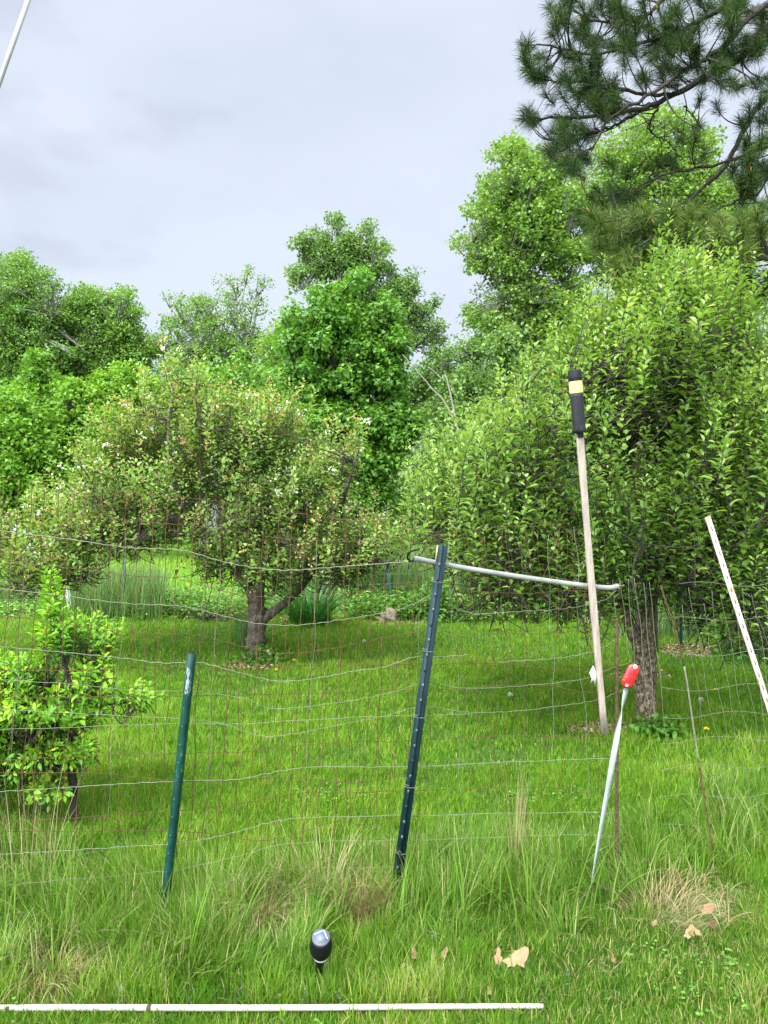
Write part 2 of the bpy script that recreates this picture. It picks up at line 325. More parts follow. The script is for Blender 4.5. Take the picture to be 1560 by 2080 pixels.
def scatter(n, y0, y1, pad=1.15, p=1.0):
    """uniform over the trapezoid in view plus a margin"""
    u = rng.uniform(0, 1, n); y = np.sqrt(y0 * y0 + u * (y1 * y1 - y0 * y0)) if p == 1 else y0 * (y1 / y0) ** u
    x = rng.uniform(-1, 1, n) * (0.52 * y * pad + 0.35)
    return x, y

MASK = [(105, 2000, 85, 60), (535, 1895, 42, 55), (652, 1985, 30, 42), (735, 1878, 40, 36), (1400, 1850, 95, 55), (1040, 1965, 50, 26), (1400, 1893, 40, 20), (820, 1990, 40, 30), (705, 1970, 30, 20)]
def masked(x, y):
    u, v = ground_px(x, y); k = np.zeros(len(x), bool)
    for a, b_, c, d_ in MASK: k |= ((u - a) / c) ** 2 + ((v - b_) / d_) ** 2 < rng.uniform(.5, 1.2, len(x))
    return k & (rng.uniform(0, 1, len(x)) < .93)
# lawn: short mown blades, the far ones coarser
g = Geo()
for (n, y0, y1, h0, w0) in [(110000, 2.15, 3.3, .085, .0030), (190000, 2.15, 4.6, .058, .0042), (200000, 4.4, 7.6, .062, .0058), (150000, 7.4, 12.2, .062, .0085)]:
    x, y = scatter(n, y0, y1, 1.2)
    k = bare(x, y); keep = (rng.uniform(0, 1, n) > k * .93) & ~(masked(x, y) & (rng.uniform(0, 1, n) < .9)); x, y = x[keep], y[keep]; n = len(x)
    nz = ptnoise(x, y, 2.2, 3); nf = ptnoise(x, y, 9, 5)
    nq = ptnoise(x, y, 26, 6)
    h = h0 * (1 + .25 * nz + .3 * nf + .25 * nq) * rng.uniform(.5, 1.35, n)
    h = np.where((y < 2.36) & (rng.uniform(0, 1, n) > .07), np.minimum(h, .045), h)
    t = np.clip(.45 + .15 * nz + .16 * nf + .14 * nq + rng.normal(0, .17, n) - .16 * np.clip((3.3 - y) / .5, 0, 1), 0, .90)  # last term darkens the nearest blades: foreground shading put into their tint
    t = np.where(rng.uniform(0, 1, n) < .03 + np.clip(.14 * nz * nf, 0, .2) + (.13 + .12 * nf) * (y < 3.1), rng.uniform(.91, 1, n), t)
    blades(g, np.stack([x, y, gz(x, y) - .004], -1), h, w0 * rng.uniform(.6, 1.3, n), rng.uniform(.15, 1.25, n), rng.uniform(0, 6.283, n), 2, 1.0, t)
tag(g.build('lawn', M['lawn']), 'short bright green mown grass of the orchard floor', 'grass', kind='stuff')

# meadow beyond the far fence
g = Geo(); x, y = scatter(120000, 12.0, 44, 1.25)
n = len(x); nz = ptnoise(x, y, .5, 8)
blades(g, np.stack([x, y, 0 * x - .01], -1), (.10 + .004 * y) * rng.uniform(.6, 1.3, n), .012 + .0011 * y, rng.uniform(.2, 1, n), rng.uniform(0, 6.28, n), 2, 1, np.clip(.5 + .2 * nz + rng.normal(0, .18, n), 0, 1))
tag(g.build('meadow_grass', M['meadow']), 'pale yellow green meadow beyond the far fence', 'grass', kind='stuff')

# tall unmown grass along the near fence
def fence_d(px): return np.interp(px, [0, 330, 800, 1253, 1560, 2200], [2.80, 2.86, 3.0, 3.2, 3.42, 3.9])
g = Geo()
def tallzone(n, u0, u1, d0, d1, h0, h1, lean=.9, w=.0046, seed=1, tb=.45, azc=None):
    u = rng.uniform(u0, u1, n); off = rng.uniform(d0, d1, n)
    d = fence_d(u) + off; x = (u - CX) * d / F; y = d
    nz = ptnoise(x, y, 7, seed); keep = (rng.uniform(-.9, .8, n) < nz + .2) & (y > 2.40) & ~masked(x, y)
    x, y, nz = x[keep], y[keep], nz[keep]; n = len(x)
    h = rng.uniform(h0, h1, n) * .84 * (1 + .4 * nz)
    az = 5 * ptnoise(x, y, 6, seed + 40) + rng.normal(0 if azc is None else azc, .75, n)
    t = np.clip(tb + .15 * nz + rng.normal(0, .2, n), 0, .93); t = np.where(rng.uniform(0, 1, n) < .075 + .05 * nz, rng.uniform(.92, 1, n), t)
    blades(g, np.stack([x, y, gz(x, y) - .01], -1), h, w * rng.uniform(.5, 1.25, n), rng.uniform(.1, lean, n), az, 5, 1.25, t)
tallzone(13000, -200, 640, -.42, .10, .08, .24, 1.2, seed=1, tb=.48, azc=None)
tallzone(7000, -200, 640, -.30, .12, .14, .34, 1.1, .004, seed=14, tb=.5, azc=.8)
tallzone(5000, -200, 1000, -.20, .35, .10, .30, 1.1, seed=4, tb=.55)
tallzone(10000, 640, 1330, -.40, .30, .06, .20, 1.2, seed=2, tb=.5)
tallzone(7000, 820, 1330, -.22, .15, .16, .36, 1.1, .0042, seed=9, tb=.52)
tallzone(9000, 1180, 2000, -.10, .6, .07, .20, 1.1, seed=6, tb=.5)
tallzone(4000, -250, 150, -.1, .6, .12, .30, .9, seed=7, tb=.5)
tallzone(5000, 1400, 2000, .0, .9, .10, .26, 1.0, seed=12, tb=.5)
# a few long wide blades
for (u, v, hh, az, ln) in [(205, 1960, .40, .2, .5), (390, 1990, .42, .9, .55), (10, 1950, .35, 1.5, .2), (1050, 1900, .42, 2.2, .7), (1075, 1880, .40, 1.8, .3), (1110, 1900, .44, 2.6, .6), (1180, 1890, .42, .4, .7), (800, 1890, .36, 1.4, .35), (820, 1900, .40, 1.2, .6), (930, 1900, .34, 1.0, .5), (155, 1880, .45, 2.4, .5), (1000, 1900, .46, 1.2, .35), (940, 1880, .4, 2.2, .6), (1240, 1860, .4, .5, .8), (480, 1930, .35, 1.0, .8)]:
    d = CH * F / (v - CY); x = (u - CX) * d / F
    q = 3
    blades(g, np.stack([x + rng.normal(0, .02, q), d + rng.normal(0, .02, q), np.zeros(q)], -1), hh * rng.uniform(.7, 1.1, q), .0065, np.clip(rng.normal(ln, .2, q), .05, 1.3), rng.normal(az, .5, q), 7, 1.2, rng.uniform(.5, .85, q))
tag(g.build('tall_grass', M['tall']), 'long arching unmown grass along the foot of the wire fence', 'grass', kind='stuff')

# small broad ground weeds in the foreground
g = Geo(); n = 4200
x, y = scatter(n, 2.2, 4.2, 1.2)
nz = ptnoise(x, y, 5, 21); k = nz > .45; x, y = x[k], y[k]; n = len(x)
az = rng.uniform(0, 6.28, n)
for q in range(3):
    a = az + q * 2.1
    leaves(g, np.stack([x, y, gz(x, y) + rng.uniform(.02, .055, n)], -1), np.stack([np.cos(a), np.sin(a), .25 + 0 * a], -1), np.stack([0 * a, 0 * a, 1 + 0 * a], -1) + rng.normal(0, .2, (n, 3)), rng.uniform(.009, .017, n), .9, 'fine', np.clip(rng.normal(.5, .2, n), 0, 1))
tag(g.build('clover_and_weeds', M['weed']), 'small round leaved weeds growing low among the foreground grass', 'ground cover', kind='stuff')

# mulch and chips on bare spots
g = Geo()
for (a, b_, c, d_) in BARE:
    n = 900; rr_ = np.sqrt(rng.uniform(0, 1, n)) * 1.05; th = rng.uniform(0, 6.28, n)
    u = a + c * rr_ * np.cos(th); v = b_ + d_ * rr_ * np.sin(th)
    d = CH * F / (v - CY); x = (u - CX) * d / F
    dd = rng.normal(0, 1, (n, 3)); dd[:, 2] *= .25
    leaves(g, np.stack([x, d, gz(x, d) + rng.uniform(.004, .03, n)], -1), dd, np.array([0, 0, 1.0]) + rng.normal(0, .4, (n, 3)), rng.uniform(.02, .05, n), .5, 'simple', rng.uniform(0, 1, n))
tag(g.build('wood_chips', M['chip']), 'brown chips and dead litter on worn bare spots in the lawn', 'litter', kind='stuff')

# ------------------------------------------------------------------ trees
def sample_lobes(lobes, n, d0, dr, shell=.45):
    lobes = np.array(lobes, float); a = lobes[:, 2] * lobes[:, 3] * (lobes[:, 4] if lobes.shape[1] > 4 else 1)
    idx = rng.choice(len(lobes), n, p=a / a.sum()); L = lobes[idx]
    v = unit(rng.normal(0, 1, (n, 3))) * rng.uniform(0, 1, n)[:, None] ** shell
    u = L[:, 0] + v[:, 0] * L[:, 2]; w = L[:, 1] + v[:, 2] * L[:, 3]
    off = L[:, 5] if lobes.shape[1] > 5 else 0
    return P(u, w, d0 + off + v[:, 1] * dr), v * np.array([1, 1, -1]), idx

def limbs_to(g, trunkpts, targets, r0, r1, S=6, k=9, wob=.08, sag=.15, lift=None):
    """curved limbs from points on the trunk to targets; returns sampled points"""
    n = len(targets); src = trunkpts
    mid = (src + targets) / 2; L = np.linalg.norm(targets - src, axis=1)
    mid = mid + rng.normal(0, wob, (n, 3)) * L[:, None]; mid[:, 2] -= sag * L if lift is None else -lift * L
    Q = bez(src, targets, mid, k)
    Q[:, 1:-1] += rng.normal(0, .012, (n, k - 2, 3)) * L[:, None, None]
    s = np.linspace(0, 1, k)[None]
    tubes(g, Q, (r0 * (1 - s) + r1 * s), S)
    return Q.reshape(-1, 3)

def nearest(A, B):
    out = np.empty(len(A), int)
    for i in range(0, len(A), 400):
        out[i:i + 400] = np.argmin(((A[i:i + 400, None] - B[None]) ** 2).sum(-1), 1)
    return out

def far_tree(name, label, cat, u, d, lobes, leafmat, barkmat, nclump, lpc, lsize, csize, wr=.75, kind='simple', trunk_r=.12, dr=None, base_u=None, tint=(.5, .2), group=None, lean=0, multi=1, droop=0, top=None):
    lobes_ = np.array([list(l) + [1] * (5 - len(l)) for l in lobes], float)
    lobes_[:, 2:4] = np.maximum(lobes_[:, 2:4] - csize * F / d * .35, 8)
    ex = []
    for l_ in lobes_:
        for _ in range(3):
            an = rng.uniform(-.3, 3.44); ex.append([l_[0] + l_[2] * math.cos(an), l_[1] - l_[3] * math.sin(an), l_[2] * rng.uniform(.22, .4), l_[3] * rng.uniform(.25, .45), l_[4] * 1.1])
    nbig = len(lobes_)
    if kind == 'maple': lobes_[:, 3] *= 1.25
    lobes_ = np.vstack([lobes_, ex])
    if dr is None: dr = np.median(lobes_[:nbig, 2]) * d / F * 1.3
    bx = (u - CX) * d / F; base = np.array([bx, d, 0.0])
    t = thing(name, label, cat, base, group)
    g = Geo(); pts = []
    tops = lobes_[np.argsort(lobes_[:, 1])][:multi]
    for q in range(multi):
        tp = P(tops[q][0], tops[q][1], d); b0 = base + np.array([q * .25 - .12 * (multi - 1), 0, -.05])
        path = spline([b0, b0 * .65 + tp * .35 + rng.normal(0, .15, 3) * [1, 1, 0], b0 * .3 + tp * .7 + rng.normal(0, .15, 3) * [1, 1, 0], tp], 24)
        tubes(g, path, np.linspace(trunk_r, trunk_r * .12, 24), 8)
        pts.append(path)
    pts = np.concatenate(pts)
    C, v, idx = sample_lobes(lobes_, nclump, d, dr, .4)
    wisp = rng.uniform(0, 1, nclump) < .32
    cl = P(lobes_[idx, 0], lobes_[idx, 1], d); C = np.where(wisp[:, None], cl + (C - cl) * 1.28, C); csz = np.where(wisp, .62, 1.0) * rng.uniform(.6, 1.3, nclump)
    # main limbs to lobes
    LC = P(lobes_[:nbig, 0], lobes_[:nbig, 1], d + rng.uniform(-.4, .4, nbig) * dr)
    cand = pts[(pts[:, 2] > .12 * LC[:, 2].max())]
    att = LC.copy(); att[:, 2] -= np.linalg.norm((LC - base)[:, :2], axis=1) * .9 + .4
    src = cand[nearest(att, cand)]
    LP = limbs_to(g, src, LC, trunk_r * .30, trunk_r * .1, 5, 8, .06, .08)
    allp = np.concatenate([cand, LP])
    src = allp[nearest(C - [0, 0, csize * .8], allp)]
    n = len(C)
    tubes(g, bez(src, C, (src + C) / 2 + rng.normal(0, .06, (n, 3)) - [0, 0, .05], 4), np.linspace(.028, .008, 4)[None] * (d / 25 + .2), 3, cap=False)
    g.build('trunk', barkmat, t, smooth=True)
    g = Geo()
    m = rng.poisson(lpc * csz ** 1.6); rep = np.repeat(np.arange(n), m); N_ = len(rep)
    loc = unit(rng.normal(0, 1, (N_, 3))) * rng.uniform(0, 1, N_)[:, None] ** .5 * csize * csz[rep][:, None]
    loc[:, 2] *= (.95 if kind == 'maple' else .7)
    p = C[rep] + loc; 
    nrm = unit(unit(loc) * .5 + np.array([0, 0, .8]) + rng.normal(0, .45, (N_, 3)))
    dd = unit(unit(loc) + rng.normal(0, .6, (N_, 3)) + np.array([0, 0, -.25 - droop]))
    tt = np.clip(tint[0] + rng.normal(0, tint[1], N_) + rng.normal(0, tint[1] * .6, n)[rep], 0, 1)
    leaves(g, p, dd, nrm, lsize * rng.uniform(.65, 1.3, N_), wr, kind, tt)
    g.build('crown', leafmat, t)
    return t

# --- distant wood seen as one mass
g = Geo()
n = 2400; u = rng.uniform(-500, 2060, n); dd_ = rng.uniform(42, 50, n)
topv = np.interp(u, [-500, 0, 150, 300, 420, 560, 700, 850, 930, 1000, 1300, 2060], [560, 620, 660, 670, 660, 670, 720, 740, 775, 710, 620, 560])
vv = topv + (1075 - topv) * rng.uniform(0, 1, n) ** .9
C = P(u, vv, dd_); m = 60; rep = np.repeat(np.arange(n), m); N_ = n * m
loc = unit(rng.normal(0, 1, (N_, 3))) * rng.uniform(.3, 1, N_)[:, None] * .95; loc[:, 2] *= .7
leaves(g, C[rep] + loc, unit(loc + rng.normal(0, .5, (N_, 3))), unit(unit(loc) * .5 + [0, 0, .8] + rng.normal(0, .4, (N_, 3))), .22 * rng.uniform(.6, 1.3, N_), .8, 'simple', np.clip(rng.normal(.42, .2, N_) + rng.normal(0, .15, n)[rep], 0, 1))
tag(g.build('woodland', M['wood_leaf']), 'dark green wood closing the view behind the meadow', 'woodland', kind='stuff')
# understorey at the wood's edge, darker bushes
g = Geo(); n = 900; u = rng.uniform(-500, 2060, n); d_ = rng.uniform(33, 38, n)
vv = rng.uniform(960, 1100, n); C = P(u, vv, d_); m = 60; rep = np.repeat(np.arange(n), m); N_ = n * m
loc = unit(rng.normal(0, 1, (N_, 3))) * rng.uniform(.3, 1, N_)[:, None] * .8
leaves(g, C[rep] + loc, unit(loc + rng.normal(0, .5, (N_, 3))), unit([0, 0, .8] + rng.normal(0, .5, (N_, 3))), .2 * rng.uniform(.6, 1.3, N_), .8, 'simple', np.clip(rng.normal(.45, .2, N_), 0, 1))
tag(g.build('undergrowth', M['wood_leaf']), 'dense shrubby undergrowth at the edge of the wood', 'undergrowth', kind='stuff')

BG = 'trees beyond the meadow'
far_tree('poplar_tree', 'tall rounded green tree at the left edge of the photo', 'tree', 35, 30,
  [(30, 570, 100, 50), (60, 620, 85, 60), (-40, 640, 110, 80), (30, 700, 110, 80), (110, 640, 30, 25), (20, 800, 100, 90), (90, 740, 60, 50), (-20, 900, 100, 90)], M['wood_leaf'], M['white_bark'], 2000, 42, .105, .36, .8, trunk_r=.22, group=BG)
far_tree('poplar_tree', 'round headed green tree second from the left with pale trunk', 'tree', 190, 31,
  [(200, 615, 65, 38), (160, 650, 55, 45), (240, 660, 55, 50), (200, 700, 90, 50), (265, 720, 60, 55), (170, 770, 90, 60), (250, 800, 80, 70)], M['wood_leaf'], M['white_bark'], 1900, 42, .105, .36, .8, trunk_r=.2, group=BG, tint=(.58, .2))
far_tree('birch_tree', 'thin topped pale green birch between round tree and maple', 'tree', 420, 30,
  [(345, 625, 42, 30, .35), (330, 655, 25, 20, .3), (400, 625, 40, 30, .4), (480, 585, 55, 42, .55), (420, 650, 75, 45, .8), (500, 650, 50, 50, .6), (400, 710, 95, 50), (500, 720, 60, 50), (440, 780, 110, 60), (440, 850, 120, 60)], M['birch'], M['white_bark'], 1200, 26, .10, .32, .75, trunk_r=.14, multi=3, group=BG, tint=(.5, .2), droop=.3)
far_tree('poplar_tree', 'tall dark green poplar rising behind the maple', 'tree', 720, 27,
  [(682, 452, 18, 22, .6), (640, 488, 34, 24, .9), (606, 498, 16, 16, .6), (746, 470, 18, 26, .7), (765, 505, 26, 20, .8), (700, 512, 60, 32), (650, 540, 60, 34), (750, 548, 42, 30), (604, 562, 22, 32, .7), (800, 590, 44, 28, .7), (836, 562, 20, 14, .4), (826, 640, 48, 34, .7), (884, 612, 20, 14, .35), (868, 680, 38, 34, .6), (890, 740, 28, 40, .5), (730, 640, 100, 60), (850, 800, 44, 50, .6)], M['poplar'], M['white_bark'], 1900, 30, .10, .28, .8, trunk_r=.2, multi=3, group=BG)
far_tree('birch_tree', 'slender pale yellow green birch left of the maple', 'tree', 575, 26,
  [(575, 680, 30, 45, .6), (560, 730, 45, 50, .8), (590, 790, 50, 60), (560, 860, 70, 60)], M['birch'], M['white_bark'], 300, 40, .12, .4, .75, trunk_r=.08, group=BG, tint=(.62, .2))
far_tree('birch_tree', 'small birch in the gap between poplar and big apple tree', 'tree', 960, 26,
  [(950, 715, 45, 40, .6), (900, 760, 40, 50, .4), (990, 700, 30, 30, .5), (960, 780, 60, 50, .9), (940, 850, 70, 60)], M['poplar'], M['white_bark'], 330, 40, .12, .42, .75, trunk_r=.08, group=BG, tint=(.55, .2))
far_tree('maple_tree', 'full leafy maple with deep green leaves in mid picture', 'tree', 715, 19,
  [(722, 575, 24, 26), (645, 600, 26, 24), (690, 600, 24, 20), (596, 640, 28, 26), (690, 650, 70, 36), (775, 628, 34, 30), (640, 690, 66, 36), (750, 700, 66, 40), (812, 690, 22, 36), (586, 690, 22, 30), (690, 765, 110, 40), (615, 765, 40, 34), (790, 775, 42, 34), (750, 850, 80, 40), (650, 850, 70, 40), (800, 870, 50, 40), (740, 930, 80, 36), (660, 930, 60, 36), (700, 1000, 110, 40)], M['maple'], M['twig'], 2600, 34, .105, .26, .95, 'maple', trunk_r=.10, multi=4, dr=1.3, group=BG, tint=(.48, .2), droop=.5)
far_tree('maple_tree', 'bright young maple low at the left edge', 'tree', 30, 22,
  [(20, 840, 45, 50), (60, 880, 60, 60), (0, 930, 70, 70), (80, 960, 70, 60), (20, 1000, 80, 60)], M['bright'], M['twig'], 480, 44, .12, .34, .95, 'maple', trunk_r=.07, group=BG, tint=(.5, .2))
far_tree('maple_tree', 'pointed light green maple above the left fence corner', 'tree', 85, 24,
  [(75, 755, 25, 35), (70, 800, 40, 45), (110, 820, 50, 45), (100, 890, 60, 60)], M['bright'], M['twig'], 300, 42, .125, .34, .95, 'maple', trunk_r=.07, group=BG, tint=(.35, .2))
far_tree('maple_tree', 'yellow green young tree behind the blossoming apple tree', 'tree', 240, 23,
  [(240, 775, 50, 35), (225, 820, 60, 45), (290, 800, 30, 35), (200, 880, 90, 60), (140, 830, 45, 45)], M['bright'], M['twig'], 380, 42, .12, .34, .95, 'maple', trunk_r=.07, group=BG, tint=(.62, .22))
far_tree('maple_tree', 'dark green leafy tree filling in behind the apple tree blossom', 'tree', 480, 24,
  [(470, 800, 90, 60), (380, 850, 90, 70), (560, 880, 80, 70), (450, 920, 130, 80), (300, 920, 110, 80), (600, 960, 80, 80)], M['maple'], M['twig'], 800, 42, .13, .42, .95, 'maple', trunk_r=.09, group=BG, tint=(.6, .2))
far_tree('aspen_tree', 'tall light green aspen reaching into the sky left of the pine', 'tree', 1130, 19,
  [(1035, 305, 42, 32, .7), (1090, 345, 60, 45, .9), (1020, 385, 50, 40, .8), (1110, 410, 80, 60), (1000, 430, 55, 42, .8), (1060, 470, 90, 60), (955, 500, 38, 25, .55), (1030, 530, 75, 45, .8), (1130, 500, 60, 60, .8), (1050, 590, 75, 35, .7), (1150, 590, 70, 50, .6), (1050, 660, 90, 60, .8), (1180, 680, 90, 80)], M['aspen'], M['white_bark'], 1900, 34, .085, .26, .85, trunk_r=.12, multi=2, dr=1.5, group=BG, tint=(.5, .2))
far_tree('aspen_tree', 'tall light green aspen showing through the pine boughs', 'tree', 1330, 20,
  [(1345, 250, 60, 40, .9), (1280, 300, 75, 50, .9), (1430, 290, 40, 45, .8), (1350, 330, 100, 60), (1240, 370, 75, 55, .9), (1430, 400, 90, 70), (1330, 420, 120, 60), (1200, 450, 60, 50, .8), (1300, 520, 130, 70), (1480, 500, 90, 80, .9), (1400, 620, 160, 90)], M['aspen'], M['white_bark'], 1900, 34, .09, .28, .85, trunk_r=.13, multi=2, dr=1.6, group=BG, tint=(.55, .2))
far_tree('birch_tree', 'bushy green birch directly behind the big apple tree', 'tree', 1030, 18,
  [(1020, 700, 50, 45, .8), (1080, 760, 80, 60), (960, 800, 60, 50, .7), (1000, 880, 90, 70), (900, 900, 60, 60, .8), (1130, 880, 90, 80), (880, 980, 80, 60)], M['poplar'], M['twig'], 620, 40, .10, .32, .8, trunk_r=.07, group=BG, tint=(.6, .2))
far_tree('ash_tree', 'shaded broadleaf tree at right behind the big apple tree', 'tree', 1500, 11,
  [(1450, 800, 160, 120), (1650, 800, 120, 120), (1300, 900, 140, 110), (1500, 1000, 170, 110), (1350, 1060, 170, 70), (1600, 1120, 120, 80)], M['maple'], M['twig'], 800, 42, .085, .26, .8, trunk_r=.08, dr=.9, tint=(.4, .2))
for (u0, v0, u1, v1, r_, lb) in [(818, 720, 925, 860, .013, 'bare pale leaning dead branch crossing the green trees'), (870, 745, 915, 800, .011, 'shorter bare pale dead branch beside the leaning one')]:
    g = Geo(); d = 15.0; a = P(u0, v0, d); b_ = P(u1, v1, d); c = b_ + (b_ - a) * 1.0; c = np.array([c[0] + .3, d, 0.0])
    tubes(g, spline([a, (a + b_) / 2 + [.03, 0, .04], b_, c], 16), np.linspace(r_ * .5, r_ * 2, 16), 6)
    tag(g.build('dead_sapling', M['pale_twig'], origin=c, smooth=True), lb, 'dead sapling')

# --- orchard apple trees, built shoot by shoot
def apple(name, label, d0, base_uv, forks, lobes, dr, nshoot, leafmat, barkmat, trunk_pts, trunk_r, size, slen, wr, extra_limbs=(), upright=.8, tint=(.45, .17), blossom=0, lps=(12, 24), zig=.12, outr=.5, centre=None, limb_r=.035, tw=.7, gap=-.3):
    base = np.array([*(P(base_uv[0], base_uv[1], d0)[:2]), 0.0]); base[2] = gz(base[0], base[1])
    t = thing(name, label, 'tree', base)
    g = Geo()
    allp = []
    for pts, r0, r1 in trunk_pts:
        W_ = np.array([P(a, b_, d0 + (c[0] if c else 0)) for a, b_, *c in pts]); 
        if W_[0][2] < .3 : W_[0] = base - [0, 0, .05]
        K = 26; Q = spline(W_, K); rad = np.linspace(r0, r1, K) * (1 + .10 * np.sin(np.arange(K) * 1.9) * rng.uniform(.3, 1, K))
        if pts[0][1] > base_uv[1] - 30: rad[:4] *= np.array([1.28, 1.16, 1.08, 1.03])
        n0 = g.n; tubes(g, Q, rad, 14)
        vv_ = g.v[-1]; 
        vv_ += rng.normal(0, 1, vv_.shape) * (r0 * .09)
        allp.append(Q)
    P0 = np.concatenate(allp)
    lobes_ = np.array([list(l) + [1] * (5 - len(l)) if len(l) < 6 else list(l) for l in lobes], float)
    LC = P(lobes_[:, 0], lobes_[:, 1] + lobes_[:, 3] * .75, d0 + rng.uniform(-.6, .6, len(lobes_)) * dr)
    LC[:, 2] = np.maximum(LC[:, 2], .5)
    up = P0[P0[:, 2] > np.percentile(P0[:, 2], 55)]
    src = up[nearest(LC - (LC - up.mean(0)) * .55, up)]
    LP = limbs_to(g, src, LC, limb_r, .010, 7, 12, .10, 0, lift=-.03)
    # second-order limbs
    n2 = max(60, nshoot // 9); C2, v2, _ = sample_lobes(lobes_, n2, d0, dr, .5)
    pool = np.concatenate([up, LP]); s2 = pool[nearest(C2 - [0, 0, .18], pool)]
    gt = Geo(); C2[:, 2] -= .12; L2 = limbs_to(gt, s2, C2, .011 * tw, .004 * tw, 5, 8, .09, .05)
    g.build('trunk', barkmat, t, smooth=True)
    pool = np.concatenate([pool, L2])
    # shoots
    A, v, idx = sample_lobes(lobes_, nshoot, d0, dr, .5)
    ou = rng.uniform(0, 1, nshoot) < .14; cl_ = P(lobes_[idx, 0], lobes_[idx, 1], d0); A = np.where(ou[:, None] & (lobes_[idx, 2] > 30)[:, None], cl_ + (A - cl_) * 1.22, A)
    cen = centre if centre is not None else LC.mean(0)
    n3 = (np.sin(A[:, 0] * 3.7 / (dr ** .7) + 1.3 * np.sin(A[:, 2] * 3.1 / (dr ** .7))) + np.sin(A[:, 1] * 3.3 / (dr ** .7) + A[:, 2] * 2.9 / (dr ** .7) + 2) + np.sin(A[:, 2] * 6.1 / (dr ** .7) - A[:, 0] * 4.9 / (dr ** .7))) / 1.8
    A = A[n3 > gap + rng.normal(0, .12, len(A))]; nshoot = len(A)
    outd = unit(A - cen)
    D = unit(outd * outr * (1 - .3 * upright) + np.array([0, 0, upright]) + rng.normal(0, .24, (nshoot, 3)))
    L = rng.uniform(*slen, nshoot)
    K = 7; s = np.linspace(0, 1, K)
    side = rng.normal(0, zig, (nshoot, 3)) * L[:, None]
    start = A - D * L[:, None] * .62
    start[:, 2] = np.maximum(start[:, 2], .25)
    Q = start[:, None] + D[:, None] * L[:, None, None] * s[None, :, None] + side[:, None] * np.sin(s * 2.6)[None, :, None]
    tubes(gt, Q, np.linspace(.0042, .0015, K)[None] * tw, 4, cap=False)
    sj = pool[nearest(start - [0, 0, .08], pool)]
    far_ = np.linalg.norm(sj - start, axis=1)
    k = far_ < .9
    tubes(gt, bez(sj[k], start[k], (sj[k] + start[k]) / 2 - [0, 0, .03] + rng.normal(0, .03, (k.sum(), 3)), 5), np.linspace(.006, .0042, 5)[None] * tw, 4, cap=False)
    gt.build('twigs', M['twig'], t, smooth=True)
    # leaves on shoots
    m = rng.integers(lps[0], lps[1], nshoot); m = (m * L / np.mean(L)).astype(int) + 4
    rep = np.repeat(np.arange(nshoot), m); N_ = len(rep)
    first = np.concatenate([[0], np.cumsum(m)[:-1]]); kk = np.arange(N_) - first[rep]
    f = ((kk + .5) / m[rep]) ** .85; f = np.clip(f * 1.0 + rng.normal(0, .02, N_), 0, 1)
    u = f * (K - 1); i0 = np.clip(u.astype(int), 0, K - 2); fr = (u - i0)[:, None]
    p = Q[rep, i0] * (1 - fr) + Q[rep, i0 + 1] * fr
    Dr = D[rep]; a1 = unit(np.cross(Dr, np.array([.3, .9, .1]))); a2 = np.cross(Dr, a1)
    ph = kk * 2.4 + rng.uniform(0, 6.28, nshoot)[rep] + rng.normal(0, .3, N_)
    rad = np.cos(ph)[:, None] * a1 + np.sin(ph)[:, None] * a2
    erect = .45 + .75 * f ** 1.5
    dl = unit(rad + Dr * erect[:, None] + np.array([0, 0, -.12]) + rng.normal(0, .18, (N_, 3)))
    nr = unit(Dr * 1.0 + np.array([0, 0, .7]) - rad * .2 + rng.normal(0, .22, (N_, 3)))
    sz = size * rng.uniform(.6, 1.2, N_) * (1 - .45 * f ** 3)
    p = p + rad * .012
    tt = np.clip(tint[0] + .28 * (f - .5) + rng.normal(0, tint[1], N_) + rng.normal(0, .12, nshoot)[rep], 0, 1)
    sz = sz * rng.uniform(.7, 1.15, nshoot)[rep]
    g = Geo(); leaves(g, p, dl, nr, sz, wr, 'fine', tt); g.build('crown', leafmat, t)
    if blossom:
        g = Geo(); nb = int(nshoot * blossom); sel = rng.choice(nshoot, nb, replace=True)
        m = rng.integers(5, 12, nb); rep = np.repeat(np.arange(nb), m); N_ = len(rep)
        fpos = rng.uniform(.2, .95, nb); i0 = np.clip((fpos * (K - 1)).astype(int), 0, K - 2)
        p = Q[sel, i0][rep] + rng.normal(0, .022, (N_, 3)); p[:, 2] += .01
        white = (rng.uniform(0, 1, nb) < .13)[rep]
        tt = np.where(white, rng.uniform(.84, 1, N_), rng.uniform(.05, .76, N_))
        o_ = rng.normal(0, 1, (N_, 3)); leaves(g, p, o_, rng.normal(0, 1, (N_, 3)), np.where(white, .032, .024) * rng.uniform(.7, 1.3, N_), .8, 'simple', tt)
        ob = g.build('blossoms', M['blossom'], t); ob['kind'] = 'stuff'
    return t, base

